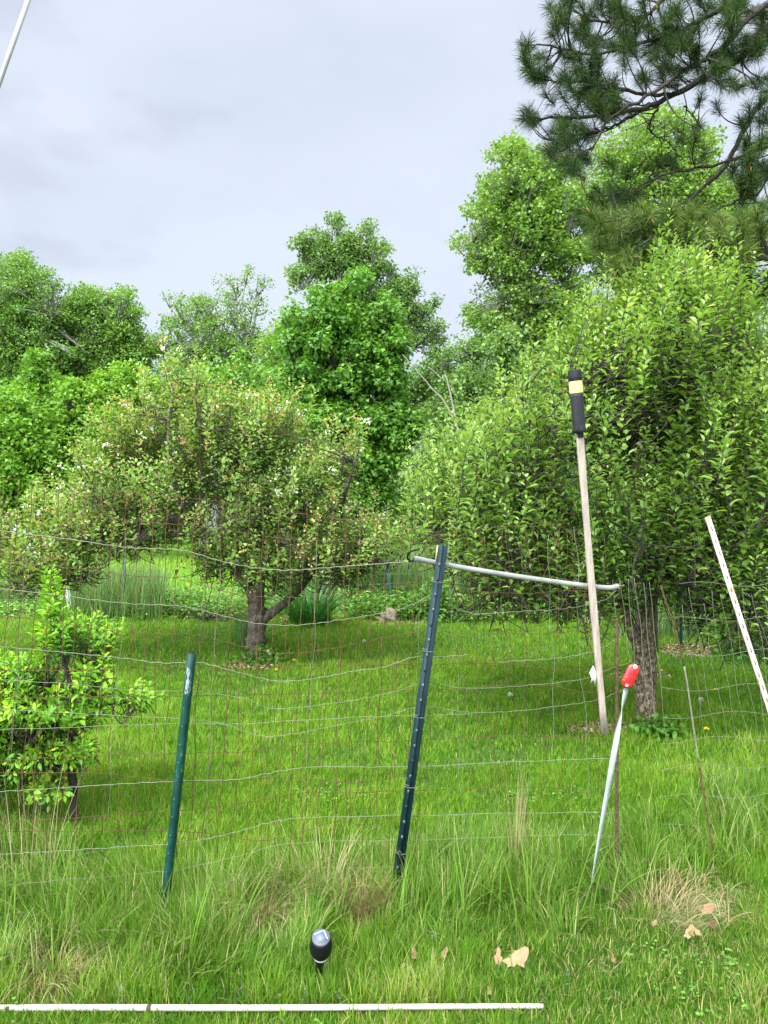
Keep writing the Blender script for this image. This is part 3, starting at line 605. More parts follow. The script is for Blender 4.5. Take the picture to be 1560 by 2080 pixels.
apple('apple_tree', 'spreading old apple tree with browning blossom and a forked trunk left of centre', 7.9, (521, 1345), None,
  [(50, 1095, 85, 65), (140, 1040, 100, 75), (210, 940, 75, 80), (300, 880, 100, 85), (300, 980, 120, 80), (430, 850, 110, 75), (540, 860, 100, 70), (640, 930, 80, 80), (700, 1020, 80, 70), (600, 1040, 110, 90), (470, 970, 120, 110), (400, 1060, 80, 40), (510, 1125, 60, 45), (640, 1120, 70, 45), (250, 1075, 110, 35), (110, 1135, 90, 38), (740, 1080, 60, 45), (350, 740, 10, 45, 1.2), (400, 760, 10, 50, 1.2), (300, 790, 14, 45, 1), (-60, 1060, 80, 70), (725, 890, 15, 50, .8), (560, 1150, 70, 35), (690, 1120, 90, 50), (780, 1100, 70, 55, .7), (430, 1125, 40, 35), (60, 1150, 90, 35)],
  1.15, 4000, M['appleL'], M['bark'],
  [([(521, 1345), (520, 1290), (522, 1240), (518, 1200)], .105, .085),
   ([(518, 1215), (500, 1185), (478, 1160), (462, 1135, -.1), (425, 1085, -.2), (370, 1060, -.3), (270, 1062, -.4), (170, 1090, -.4)], .06, .016),
   ([(522, 1215), (528, 1180), (530, 1130), (520, 1060, .2), (500, 980, .3)], .07, .03),
   ([(530, 1262), (560, 1240), (600, 1205), (632, 1165), (665, 1110, -.1), (690, 1050, -.2)], .05, .02)],
  .1, .066, (.14, .58), .56, upright=.85, gap=-.62, tint=(.48, .18), blossom=.62, lps=(9, 16), limb_r=.03)

apple('apple_tree', 'large apple tree with upright leafy shoots and flaky trunk at right', 5.45, (1318, 1480), None,
  [(1400, 590, 110, 55), (1250, 650, 120, 80), (1490, 660, 120, 90), (1370, 740, 160, 110), (1150, 730, 120, 95), (1060, 760, 60, 70), (1110, 840, 120, 90), (1000, 900, 90, 60), (920, 960, 75, 70), (870, 1010, 60, 60, .7), (1040, 990, 130, 100), (1240, 880, 150, 120), (1450, 880, 150, 130), (1600, 820, 130, 200), (1560, 1000, 120, 110), (1300, 1030, 140, 80), (1345, 545, 16, 40, 2), (1420, 560, 30, 40, 1.4), (1150, 1090, 110, 60), (1320, 1110, 90, 40), (1440, 1080, 110, 65), (1520, 1140, 80, 70), (1040, 1120, 100, 60), (950, 1090, 90, 70, .8), (1180, 1150, 100, 40), (1280, 1165, 60, 22), (1400, 1150, 60, 40), (1500, 1180, 60, 60), (1590, 1220, 70, 60)],
  1.15, 4300, M['apple'], M['bark_flaky'],
  [([(1318, 1480), (1312, 1420), (1310, 1340), (1308, 1300)], .074, .078),
   ([(1302, 1325), (1280, 1275), (1262, 1225), (1248, 1180, -.1), (1220, 1120, -.2), (1150, 1040, -.3), (1080, 980, -.3)], .043, .018),
   ([(1314, 1318), (1316, 1260), (1316, 1200), (1318, 1150), (1300, 1050, .1), (1290, 900, .2), (1300, 760, .2)], .058, .018),
   ([(1318, 1160), (1345, 1135, -.1), (1395, 1115, -.3), (1460, 1080, -.5), (1560, 1000, -.6)], .04, .015)],
  .1, .068, (.24, .80), .47, upright=1.4, tint=(.45, .16), blossom=.03, lps=(17, 27), outr=.35, limb_r=.03)

apple('plum_sapling', 'young sapling with bright yellow green leaves behind the fence at left', 3.75, (150, 1700), None,
  [(104, 1215, 12, 50, 3), (130, 1290, 60, 35), (205, 1300, 35, 40), (40, 1370, 70, 40), (120, 1370, 80, 50), (190, 1385, 40, 40), (255, 1408, 36, 22, 1.0), (300, 1418, 24, 10, 1.2), (50, 1440, 90, 45), (150, 1455, 60, 40), (70, 1545, 85, 35), (165, 1525, 32, 28, .7), (60, 1620, 80, 35, .8), (-60, 1470, 80, 130), (20, 1640, 40, 25, .5)],
  .30, 1600, M['sapling'], M['twig'],
  [([(152, 1700), (150, 1620), (146, 1540), (150, 1450)], .022, .017),
   ([(150, 1450), (140, 1380), (118, 1310), (106, 1250), (104, 1190)], .014, .004),
   ([(150, 1480), (190, 1440), (240, 1428), (300, 1420)], .007, .002),
   ([(150, 1660), (100, 1665), (60, 1680), (25, 1670)], .010, .004),
   ([(148, 1540), (90, 1520), (20, 1490)], .010, .004)],
  .1, .045, (.06, .18), .44, upright=.45, tint=(.43, .17), lps=(8, 15), outr=.8, limb_r=.005, tw=.38, gap=-.5)

# low sprig hanging below the big apple tree
t = thing('leafy_sprout', 'low bright leafy sprout behind the slotted pale slat', 'sprout', (2.75, 4.9, 0))
g = Geo(); gl = Geo()
for (u, v) in [(1450, 1275), (1480, 1290), (1500, 1305), (1440, 1290), (1470, 1265)]:
    a = np.array([2.75, 4.9, 0.0]); b_ = P(u, v, 4.8)
    tubes(g, spline([a, (a + b_) / 2 + [.05, 0, .15] + rng.normal(0, .03, 3), b_], 8), np.linspace(.004, .002, 8), 5)
    n = 16; ph = np.arange(n) * 2.4; rad = np.stack([np.cos(ph), np.sin(ph), 0 * ph], -1)
    leaves(gl, b_ + rng.normal(0, .02, (n, 3)) - rad * .01, rad + [0, 0, .45] + rng.normal(0, .2, (n, 3)), rad * -.3 + [0, 0, 1], .085 * rng.uniform(.6, 1.1, n), .45, 'fine', rng.uniform(.5, .9, n))
g.build('stem', M['twig'], t); gl.build('foliage', M['apple'], t)

# --- pine: boughs reaching in from a trunk outside the frame
dP = 6.6
trunk_x = (1960 - CX) * dP / F
pb = np.array([trunk_x, dP + .6, 0.0])
t = thing('pine_tree', 'dark long needled pine whose boughs hang in at upper right', 'tree', pb)
g = Geo(); tubes(g, spline([pb - [0, 0, .1], pb + [.03, 0, 3], pb + [-.04, 0, 6], pb + [0, 0, 9.5]], 30), np.linspace(.2, .06, 30), 16)
g.build('trunk', M['pine_bark'], t, smooth=True)
boughs = [([(1560, 54, 0), (1502, 118, 0), (1430, 158, .1), (1359, 197, .1), (1287, 222, 0), (1180, 237, -.1), (1090, 240, -.2), (1066, 228, -.2)], .050, .008),
          ([(1560, 7, -.2), (1467, 97, -.2), (1395, 140, -.3), (1305, 200, -.3), (1240, 240, -.3), (1200, 300, -.3), (1118, 320, -.3)], .035, .006),
          ([(1400, -60, .2), (1345, 0, .2), (1305, 36, .2), (1215, 43, .1), (1150, 15, .1)], .028, .006),
          ([(1560, 200, .3), (1502, 280, .3), (1477, 334, .3), (1430, 380, .3), (1388, 413, .3), (1300, 440, .3), (1235, 470, .3)], .034, .008),
          ([(1560, 524, -.7), (1485, 520, -.7), (1430, 506, -.7), (1359, 492, -.7), (1305, 463, -.7), (1290, 440, -.7)], .034, .009),
          ([(1560, 300, .2), (1485, 327, .2), (1395, 345, .2), (1341, 359, .2), (1270, 395, .2), (1200, 440, .2)], .022, .006),
          ([(1560, -40, -.1), (1460, 20, -.1), (1380, 60, 0), (1290, 90, 0), (1200, 110, 0), (1100, 90, 0), (1070, 110, 0)], .034, .006),
          ([(1380, 190, .1), (1300, 190, 0), (1220, 170, -.1), (1140, 165, -.1), (1085, 160, -.1)], .020, .005),
          ([(1320, 210, .1), (1250, 255, .1), (1190, 270, .1), (1120, 285, .1)], .018, .005),
          ([(1337, 215, .2), (1320, 262, .2), (1358, 290, .2), (1380, 320, .2)], .011, .004),
          ([(1390, 215, .2), (1415, 245, .2), (1430, 268, .2)], .008, .004),
          ([(1560, 600, .6), (1480, 560, .6), (1400, 570, .6), (1340, 590, .6)], .03, .008),
          ([(1560, 420, 0), (1520, 400, 0), (1470, 420, 0), (1400, 450, -.2)], .022, .006)]
g = Geo(); pool = []
for pts, r0, r1 in boughs:
    W_ = [P(a, b_, dP + c) for a, b_, c in pts]
    if pts[0][0] >= 1560:
        rootz = min(max(W_[0][2] + (1.1 if pts[0][1] < 250 else .15), .8), 8.5)
        W_ = [np.array([trunk_x, dP + .6, rootz])] + [W_[0] * .5 + np.array([trunk_x, dP + .6, rootz]) * .5 + [0, 0, -.05]] + W_
        r0 *= 1.0
    Q = spline(W_, 40); Q[1:-1] += rng.normal(0, .006, (38, 3))
    tubes(g, Q, np.linspace(r0 * .95, r1 * .8, 40), 8); pool.append(Q)
pool = np.concatenate(pool)
clus = [(1150, 45, 50, 40, 12), (1140, 15, 30, 20, 5), (1078, 105, 30, 22, 7), (1085, 150, 25, 20, 6), (1120, 165, 35, 35, 10), (1180, 110, 45, 45, 14), (1200, 165, 50, 40, 18), (1230, 210, 50, 30, 10), (1070, 225, 25, 16, 6), (1150, 265, 55, 32, 16), (1130, 305, 35, 20, 8), (1170, 335, 35, 25, 10), (1190, 220, 50, 20, 8),
        (1265, 60, 50, 40, 16), (1250, 15, 60, 25, 10), (1330, 80, 40, 40, 9), (1380, 50, 40, 40, 12), (1390, 95, 30, 30, 8), (1460, 30, 60, 30, 12), (1520, 60, 45, 50, 14), (1500, 110, 50, 40, 14), (1420, 140, 60, 25, 10), (1340, 150, 50, 30, 10), (1450, 170, 50, 25, 6), (1545, 190, 30, 45, 9), (1503, 178, 12, 10, 2), (1462, 205, 16, 12, 2), (1500, 240, 14, 24, 3), (1540, 270, 35, 35, 8),
        (1530, 330, 45, 40, 14), (1510, 375, 40, 30, 10), (1425, 265, 18, 14, 3), (1380, 285, 14, 10, 2), (1345, 325, 25, 14, 4), (1275, 335, 14, 12, 2), (1225, 328, 12, 10, 1), (1380, 330, 14, 10, 2), (1275, 390, 25, 16, 5), (1225, 395, 28, 18, 6), (1190, 445, 30, 22, 8), (1225, 435, 30, 20, 6),
        (1240, 485, 40, 35, 14), (1290, 440, 35, 28, 12), (1350, 440, 45, 28, 14), (1330, 480, 60, 25, 10), (1430, 445, 50, 28, 14), (1500, 460, 50, 35, 16), (1555, 430, 25, 40, 7), (1490, 500, 60, 22, 9), (1270, 530, 50, 22, 8), (1360, 500, 40, 15, 5),
        (1540, 580, 50, 30, 12), (1460, 565, 50, 22, 8), (1400, 575, 50, 22, 6), (1700, 100, 150, 200, 40), (1700, 450, 120, 150, 30), (1300, 120, 60, 60, 8), (1320, -10, 190, 30, 26)]
TC = []; TTn = []
for (u, v, ru, rv, n) in clus:
    n = max(1, int(n * (1.2 if v > 420 else .98)))
    th = rng.uniform(0, 6.28, n); rr_ = np.sqrt(rng.uniform(0, 1, n))
    low = (v > 420 and u > 1200 and v < 560)
    TC.append(P(u + ru * rr_ * np.cos(th), v + rv * rr_ * np.sin(th), dP + (-.7 if low else 0) + rng.normal(0, .28, n)))
    TTn.append(np.full(n, .62 if low else .32))
TC = np.concatenate(TC); TTn = np.concatenate(TTn); n = len(TC)
src = pool[nearest(TC + [.12, 0, -.05], pool)]
far_ = np.linalg.norm(src - TC, axis=1)
mid = (src + TC) / 2 + rng.normal(0, .08, (n, 3)) * far_[:, None] * 2; mid[:, 2] -= .12 * far_
Q = bez(src, TC, mid, 8); tubes(g, Q, (np.clip(.004 + .010 * far_, .004, .014)[:, None] * np.linspace(1, .35, 8)[None]), 5, cap=False)
# bare side twigs
nb = 160; bi = rng.integers(0, len(pool), nb); a_ = pool[bi]; e_ = a_ + rng.normal(0, .13, (nb, 3)) + [-.05, 0, -.03]
tubes(g, bez(a_, e_, (a_ + e_) / 2 + rng.normal(0, .05, (nb, 3)), 6), np.linspace(.0055, .002, 6)[None], 4, cap=False)
g.build('boughs', M['pine_bark'], t, smooth=True)
axis = unit(unit(Q[:, -1] - Q[:, -3]) * .8 + rng.normal(0, .25, (n, 3)) + [-.1, 0, .35])
g = Geo(); m = 180; rep = np.repeat(np.arange(n), m); N_ = n * m
back = rng.uniform(0, .13, N_)
dd = unit(unit(rng.normal(0, 1, (N_, 3))) * .95 + axis[rep] * .75)
L = rng.uniform(.10, .145, N_) * rng.uniform(.75, 1.1, n)[rep]
base_ = TC[rep] - axis[rep] * back[:, None]
sd = unit(np.cross(dd, rng.normal(0, 1, (N_, 3)))); w_ = rng.uniform(.0011, .0019, N_)[:, None]
tip = base_ + dd * L[:, None]; tip[:, 2] -= .012; midp = base_ + dd * (L * .55)[:, None]
v = np.stack([base_ - sd * w_ * .6, base_ + sd * w_ * .6, midp + sd * w_, midp - sd * w_, tip], 1)
o = (np.arange(N_) * 5)[:, None]
tn = np.clip(TTn[rep] + rng.normal(0, .1, n)[rep] + rng.normal(0, .13, N_), 0, .93)
g.add(v.reshape(-1, 3), o + np.array([[3, 2, 4]]), o + np.array([[0, 1, 2, 3]]), np.repeat(tn, 5))
cs = rng.choice(n, n // 5, replace=False)     # pale orange buds
ce = TC[cs] + axis[cs] * .045
tubes(g, np.stack([TC[cs] - axis[cs] * .01, (TC[cs] + ce) / 2, ce], 1), np.array([[.006, .006, .002]]), 5, t=.99)
g.build('needles', M['needle'], t)

# dark trunk glimpsed between the shoots
g = Geo(); b_ = P(1312, 1100, 8.6); b_[2] = 0
tubes(g, spline([b_ - [0, 0, .05], b_ + [.02, 0, 1.5], P(1325, 700, 8.6), P(1318, 600, 8.6), P(1300, 520, 8.6)], 24), np.linspace(.13, .07, 24), 12)
tag(g.build('bare_trunk', M['pine_bark'], origin=b_, smooth=True), 'dark rough bare trunk glimpsed behind the shoots of the big apple tree', 'tree trunk')

# ------------------------------------------------------------------ far garden strip (about 10.5-12 m)
g = Geo(); n = 2600
u = rng.uniform(-150, 1800, n); v = rng.uniform(1228, 1262, n)
k = ~((u > 570) & (u < 700) & (v > 1235)); u, v = u[k], v[k]
d = CH * F / (v - CY); x = (u - CX) * d / F; n = len(x)
hh = np.interp(u, [0, 150, 300, 430, 560, 720, 860, 950, 1150, 1800], [.18, .25, .32, .25, .35, .45, .35, .3, .35, .5]) * rng.uniform(.3, 1.2, n)
m = 26; rep = np.repeat(np.arange(n), m); N_ = n * m
p = np.stack([x[rep] + rng.normal(0, .09, N_), d[rep] + rng.normal(0, .09, N_), rng.uniform(0.02, 1, N_) * hh[rep]], -1)
dd = rng.normal(0, 1, (N_, 3)); dd[:, 2] = np.abs(dd[:, 2]) * .4
leaves(g, p, dd, unit([0, 0, 1.] + rng.normal(0, .4, (N_, 3))), .055 * rng.uniform(.5, 1.4, N_), .6, 'simple', np.clip(rng.normal(.5, .2, N_) + rng.normal(0, .15, n)[rep], 0, 1))
tag(g.build('garden_weeds', M['weed']), 'leafy green weeds growing along the far fence line', 'weeds', kind='stuff')
g = Geo()
for (u0, u1, v0, v1, n, h0, h1) in [(140, 330, 1232, 1264, 3000, .3, .95), (-60, 120, 1225, 1240, 2600, .25, .5), (690, 860, 1222, 1246, 6500, .5, 1.15), (860, 1240, 1232, 1254, 8000, .35, 1.0), (1330, 1700, 1245, 1300, 3500, .2, .5), (480, 520, 1300, 1320, 500, .2, .45), (560, 690, 1222, 1232, 1800, .4, .9)]:
    u = rng.uniform(u0, u1, n); v = rng.uniform(v0, v1, n); d = CH * F / (v - CY); x = (u - CX) * d / F
    t_ = np.clip(rng.normal(.5, .22, n), 0, .93); t_ = np.where(rng.uniform(0, 1, n) < .06, 1, t_)
    blades(g, np.stack([x, d, 0 * x], -1), rng.uniform(h0, h1, n), .011, rng.uniform(.05, .7, n), rng.uniform(0, 6.28, n), 4, 1.1, t_)
tag(g.build('garden_grass', M['bluegrass']), 'tall blue green grass standing along the far fence', 'grass', kind='stuff')

def tuft(name, label, cat, u, v, n, h, w, rad, matk, lean=(.3, 1.2), tint=(.5, .2), group=None, curl=1.3, spread_az=None, segs=7):
    d = CH * F / (v - CY); x = (u - CX) * d / F; b_ = np.array([x, d, gz(x, d)])
    g = Geo(); r = rad * np.sqrt(rng.uniform(0, 1, n)); a = rng.uniform(0, 6.28, n)
    pos = b_ + np.stack([r * np.cos(a), r * np.sin(a), 0 * a - .005], -1)
    az = a + rng.normal(0, .5, n) if spread_az is None else rng.normal(spread_az[0], spread_az[1], n)
    blades(g, pos, rng.uniform(*h, n), w * rng.uniform(.6, 1.2, n), rng.uniform(*lean, n), az, segs, curl, np.clip(rng.normal(*tint, n), 0, 1))
    return tag(g.build(name, M[matk], origin=b_), label, cat, group)
tuft('daylily_clump', 'dark green arching daylily clump behind the left apple tree', 'plant', 630, 1272, 420, (.35, .75), .022, .26, 'lily', (.4, 1.3))
tuft('grass_tuft', 'dark upright grass tuft against the left apple trunk', 'grass tuft', 505, 1335, 160, (.2, .5), .007, .10, 'lily', (.05, .5))
# ivy at the base of the left apple tree
def bush(name, label, cat, u, v, n, rx, ry, h, ls, matk, tint=(.4, .2), wr=.7):
    d = CH * F / (v - CY); x = (u - CX) * d / F; g = Geo()
    a = unit(rng.normal(0, 1, (n, 3))) * rng.uniform(0, 1, n)[:, None] ** .5; a[:, 2] = np.abs(a[:, 2])
    p = np.array([x, d, .0]) + a * [rx, ry, h]
    leaves(g, p, a + rng.normal(0, .6, (n, 3)), unit(a + [0, 0, .7] + rng.normal(0, .3, (n, 3))), ls * rng.uniform(.6, 1.2, n), wr, 'fine', np.clip(rng.normal(*tint, n), 0, 1))
    ns = 14; e = p[rng.integers(0, n, ns)]; s_ = np.tile([x, d, 0.0], (ns, 1))
    gs = Geo(); tubes(gs, bez(s_, e, (s_ + e) / 2 + [0, 0, .03], 5), np.linspace(.006, .003, 5)[None], 4)
    b_ = np.array([x, d, 0.0]); t = thing(name, label, cat, b_)
    g.build('foliage', M[matk], t); gs.build('stems', M['twig'], t); return t
bush('ivy_patch', 'dark leafy patch round the foot of the left apple trunk', 'plant', 530, 1352, 620, .30, .22, .20, .045, 'maple', (.25, .15))
bush('shrub', 'low dark shrub behind the blue green post at right', 'shrub', 1450, 1262, 2600, 1.2, .5, .45, .06, 'weed', (.25, .2))
bush('shrub', 'dark green bush beyond the upper half of the leaning dark post', 'shrub', 875, 1258, 1300, .45, .4, .62, .06, 'weed', (.3, .2))
bush('shrub', 'shaded bush low at the right edge', 'shrub', 1545, 1330, 1500, .5, .5, .5, .06, 'maple', (.25, .2))
bush('weed_clump', 'dark weed clump at the foot of the big apple trunk', 'plant', 1345, 1500, 420, .22, .15, .16, .045, 'maple', (.3, .15))
bush('currant_bush', 'rounded leafy bush below the left apple branches', 'shrub', 375, 1250, 1500, .55, .4, .42, .055, 'weed', (.5, .2))
bush('weed_clump', 'round leafy weed clump in the lawn right of the left post', 'plant', 760, 1750, 260, .12, .08, .07, .022, 'weed', (.6, .15))

# brush pile
b_ = P(430, 1262, 10.8); b_[2] = 0; g = Geo(); n = 46
a = b_ + rng.normal(0, 1, (n, 3)) * [.28, .15, 0] + [0, 0, .02]; e = a + rng.normal(0, .3, (n, 3)) * [1, .5, .0] + np.abs(rng.normal(0, .12, (n, 1))) * [0, 0, 1]
tubes(g, bez(a, e, (a + e) / 2 + [0, 0, .03], 5), np.linspace(.010, .005, 5)[None], 5)
tag(g.build('brush_pile', M['twig'], origin=b_), 'small pile of brown sticks beyond the left apple tree', 'brush pile')

# stone
import bmesh
def stone(label, u, v, s):
    d = CH * F / (v - CY); x = (u - CX) * d / F
    bm = bmesh.new(); bmesh.ops.create_icosphere(bm, subdivisions=4, radius=1)
    for ve in bm.verts:
        c = ve.co; k = 1 + .18 * math.sin(3 * c.x + 1) * math.cos(2.6 * c.y) + .09 * math.sin(7 * c.z + 4 * c.x) + .05 * math.sin(13 * c.y + 9 * c.x)
        ve.co = c * k
        ve.co.x *= s[0]; ve.co.y *= s[1]; ve.co.z = max(ve.co.z, -.4) * s[2]
    me = bpy.data.meshes.new('stone'); bm.to_mesh(me); bm.free(); me.materials.append(M['rock'])
    for p_ in me.polygons: p_.use_smooth = True
    o = bpy.data.objects.new('stone', me); COL.objects.link(o); o.location = (x, d, .3 * s[2])
    tag(o, label, 'stone')
stone('tan stone lying at the far edge of the lawn', 788, 1262, (.15, .12, .13))

# ------------------------------------------------------------------ far fence posts and mesh
def bar(g, a, b_, w, dpt, tw=0.0):
    a = np.asarray(a, float); b_ = np.asarray(b_, float); T = unit(b_ - a)
    x = unit(np.cross(T, [0, 1.0, 0])); 
    if np.linalg.norm(np.cross(T, [0, 1.0, 0])) < .01: x = np.array([1.0, 0, 0])
    y = np.cross(x, T); c, s = math.cos(tw), math.sin(tw); x, y = x * c + y * s, -x * s + y * c
    v = [p + sx * x * w / 2 + sy * y * dpt / 2 for p in (a, b_) for sx, sy in ((-1, -1), (1, -1), (1, 1), (-1, 1))]
    g.add(v, f4=[(0, 1, 2, 3), (7, 6, 5, 4), (0, 4, 5, 1), (1, 5, 6, 2), (2, 6, 7, 3), (3, 7, 4, 0)])
def tprofile(g, a, b_, w, dpt, th):
    a = np.asarray(a, float); b_ = np.asarray(b_, float)
    bar(g, a, b_, w, th)
    off = np.array([0, 1.0, 0]) * (dpt / 2 + th / 2 + .0005)
    bar(g, a + off, b_ + off, th, dpt)
FP = [(253, 1118, 253, 1245, 11.2, 'darkpost', .040, 'dark green steel post under the left apple branches'),
      (104, 1152, 106, 1262, 10.6, 'bluepost', .038, 'blue green post behind the tip of the sapling'),
      (170, 1158, 174, 1240, 11.8, 'bluepost', .036, 'faded blue post right of the white post'),
      (781, 1128, 800, 1240, 11.6, 'bluepost', .055, 'bright blue green post leaning in tall grass near mid picture'),
      (934, 1120, 938, 1250, 11.0, 'darkpost', .040, 'dark post behind the grey horizontal bar'),
      (1384, 1150, 1383, 1312, 8.9, 'bluepost', .036, 'blue green post right of the big apple trunk')]
for (u0, v0, u1, v1, d, mk, w, lb) in FP:
    a = P(u0, v0, d); b_ = P(u1, v1, d); sl_ = (b_ - a) / (a[2] - b_[2]); b_ = a + sl_ * a[2]
    g = Geo(); tprofile(g, b_ - [0, 0, .02], a, w, w * .8, .008)
    tag(g.build('steel_post', M[mk], origin=b_), lb, 'fence post', 'posts of the far fence')
d = 11.0; a = P(131, 1153, d); b_ = P(143, 1235, d); b_ = a + (b_ - a) * a[2] / (a[2] - b_[2])
g = Geo(); bar(g, b_ - [0, 0, .02], a, .07, .035)
tag(g.build('wooden_post', M['whitepost'], origin=b_), 'white painted wooden post leaning in the far fence at left', 'fence post', 'posts of the far fence')

g = Geo()
xs_ = np.arange(-6.5, 6.8, .10); n = len(xs_); K = 9; zz = np.linspace(.0, 1.05, K)
yy = 11.3 + .25 * np.sin(xs_ * .8)
Q = np.stack([xs_[:, None] + .012 * np.sin(zz * 9 + xs_[:, None] * 3), yy[:, None] + 0 * zz, np.broadcast_to(zz, (n, K)) + .03 * np.sin(xs_[:, None])], -1)
tubes(g, Q, .0016, 4, cap=False)
for z in np.arange(.08, 1.08, .14):
    xx = np.linspace(-6.5, 6.7, 90); tubes(g, np.stack([xx, 11.3 + .25 * np.sin(xx * .8), z + .03 * np.sin(xx)], -1), .0018, 4)
tag(g.build('wire_fence', M['galv'], origin=(0, 11.3, 0)), 'fine wire mesh fence between the garden and the meadow', 'fence')

# ------------------------------------------------------------------ near wire fence
R_ = [[(-60, 970), (0, 973), (94, 976), (167, 986), (242, 998), (420, 1016), (600, 1042), (700, 1056), (780, 1058), (850, 1048)],
      [(-60, 1000), (48, 1021), (108, 1037), (215, 1052), (420, 1072), (560, 1092), (700, 1100), (820, 1090)],
      [(-60, 1130), (0, 1137), (100, 1150), (200, 1160), (270, 1170), (360, 1176), (450, 1200), (520, 1212), (620, 1213), (700, 1205), (800, 1192), (880, 1182)],
      [(-60, 1246), (0, 1250), (120, 1265), (220, 1280), (330, 1288), (400, 1290), (480, 1310), (570, 1327), (660, 1320), (800, 1292), (890, 1280), (950, 1296), (1000, 1286), (1100, 1287), (1190, 1278), (1253, 1262)],
      [(-60, 1362), (120, 1362), (250, 1360), (370, 1357), (480, 1357), (600, 1353), (800, 1350), (880, 1350), (1000, 1347), (1150, 1360), (1253, 1356)],
      [(-60, 1422), (200, 1415), (380, 1413), (600, 1410), (800, 1402), (900, 1400), (1100, 1392), (1180, 1406), (1253, 1404)],
      [(-60, 1548), (200, 1535), (380, 1530), (500, 1527), (600, 1515), (700, 1507), (800, 1506), (900, 1500), (1100, 1495), (1253, 1505)],
      [(-60, 1570), (180, 1570), (350, 1586), (460, 1585), (600, 1580), (720, 1590), (850, 1570)],
      [(-60, 1675), (0, 1670), (100, 1665), (250, 1655), (380, 1645), (500, 1630), (600, 1612), (700, 1610), (850, 1605), (1100, 1600), (1200, 1612), (1253, 1606)],
      [(-60, 1690), (150, 1688), (330, 1688), (450, 1695), (520, 1708), (600, 1695), (680, 1668), (740, 1675), (800, 1660), (900, 1655)],
      [(870, 1090), (960, 1075), (1050, 1068), (1100, 1062), (1150, 1075), (1180, 1110)],
      [(905, 1180), (960, 1200), (1060, 1205), (1160, 1200), (1250, 1205)]]
G_ = [[(-60, 1070, 1.5), (0, 1078), (130, 1094), (260, 1112), (370, 1118), (450, 1140), (530, 1155), (600, 1158), (680, 1152), (800, 1143), (880, 1138)],
      [(-60, 1188, 1.2), (0, 1195), (110, 1208), (250, 1225), (370, 1232), (450, 1250), (520, 1266), (600, 1270), (700, 1258), (800, 1240), (850, 1222), (890, 1196)],
      [(-60, 1308, 1.3), (0, 1313), (130, 1325), (250, 1337), (330, 1347), (400, 1345), (470, 1362), (560, 1383), (640, 1378), (720, 1363), (780, 1355), (840, 1335), (900, 1334), (950, 1330)],
      [(1010, 1345, 1.1), (1130, 1337), (1210, 1322), (1245, 1302), (1262, 1285), (1258, 1272)],
      [(-60, 1376, .9), (0, 1380), (150, 1390), (280, 1403), (400, 1405), (500, 1420), (560, 1440), (700, 1425), (800, 1405), (860, 1385), (880, 1383), (930, 1397), (1040, 1395), (1180, 1380), (1230, 1362), (1258, 1352), (1280, 1344), (1276, 1325)],
      [(-60, 1436, .9), (0, 1440), (200, 1452), (370, 1460), (450, 1470), (530, 1495), (600, 1490), (700, 1470), (780, 1455), (860, 1434), (940, 1446), (1040, 1445), (1180, 1428), (1240, 1412), (1268, 1400)],
      [(-60, 1484, .9), (0, 1482), (200, 1475), (380, 1470), (500, 1470), (700, 1458), (860, 1453), (960, 1450)],
      [(-60, 1612, 1.2), (0, 1608), (130, 1600), (250, 1592), (380, 1586), (480, 1583), (560, 1568), (640, 1558), (780, 1558), (900, 1555), (1100, 1545), (1253, 1540)],
      [(-60, 1738, 1.1), (0, 1735), (100, 1730), (250, 1720), (370, 1712), (480, 1690), (550, 1670), (640, 1660), (900, 1655), (1150, 1650), (1253, 1652)],
      [(-60, 1806, .8), (0, 1800), (150, 1785), (350, 1768), (500, 1735), (600, 1712), (900, 1705), (1150, 1695), (1253, 1700)],
      [(-60, 1870, .7), (0, 1865), (200, 1850), (340, 1832), (500, 1780), (600, 1765), (800, 1760), (1100, 1745), (1253, 1750)],
      [(960, 1248, 1), (1060, 1242), (1150, 1236), (1220, 1222), (1252, 1200)],
      [(870, 1112, 1), (920, 1125), (935, 1160), (915, 1230), (1000, 1252)]]
grus = Geo(); ggal = Geo()
def wire(g, pts, r, dz=0.0):
    pts = [p[:2] for p in pts]; Q = spline(pts, len(pts) * 7)
    Q[:, 1] += .9 * np.sin(Q[:, 0] * .21) + rng.normal(0, .25, len(Q))
    W_ = P(Q[:, 0], Q[:, 1], fence_d(Q[:, 0]) + dz + .006 * np.sin(Q[:, 0] * .05))
    tubes(g, W_, r, 5)
for p in R_: wire(grus, p, .00125, .028)
for p in G_: wire(ggal, p, .00105 * (p[0][2] if len(p[0]) > 2 else 1), .018)
def slope(px): return np.interp(px, [0, 400, 860, 1250], [-.085, -.06, -.035, .0])
def vert(g, px, top, bot, r, dz, s=None, wob=2.2):
    ys_ = np.linspace(top, bot, 26); s = slope(px) if s is None else s
    ph = rng.uniform(0, 6.28); k = (ys_ - 1350)
    xs__ = px + s * k + wob * np.sin(ys_ * .017 + ph) + wob * .8 * np.sin(ys_ * .043 + ph * 2)
    W_ = P(xs__, ys_, fence_d(xs__) + dz)
    W_[:, 2] = np.maximum(W_[:, 2], .0); tubes(g, W_, r, 4)
for px in np.arange(-50, 880, 28.5):
    q = px + rng.normal(0, 1.5); top = np.interp(q, [0, 420, 850], [975, 1018, 1052]) + rng.uniform(-2, 6)
    vert(grus, q, top, rng.uniform(1690, 1790), .0014, .028)
for px in np.arange(405, 900, 31): vert(grus, px + rng.normal(0, 4), np.interp(px, [400, 900], [1350, 1180]) + rng.uniform(0, 60), rng.uniform(1640, 1740), .0011, .035, slope(px) + rng.normal(0, .03), 4)
for px in list(np.arange(40, 860, 200)): vert(ggal, px + rng.normal(0, 6), 1080 + rng.uniform(0, 90), rng.uniform(1500, 1800), .0007, .018)
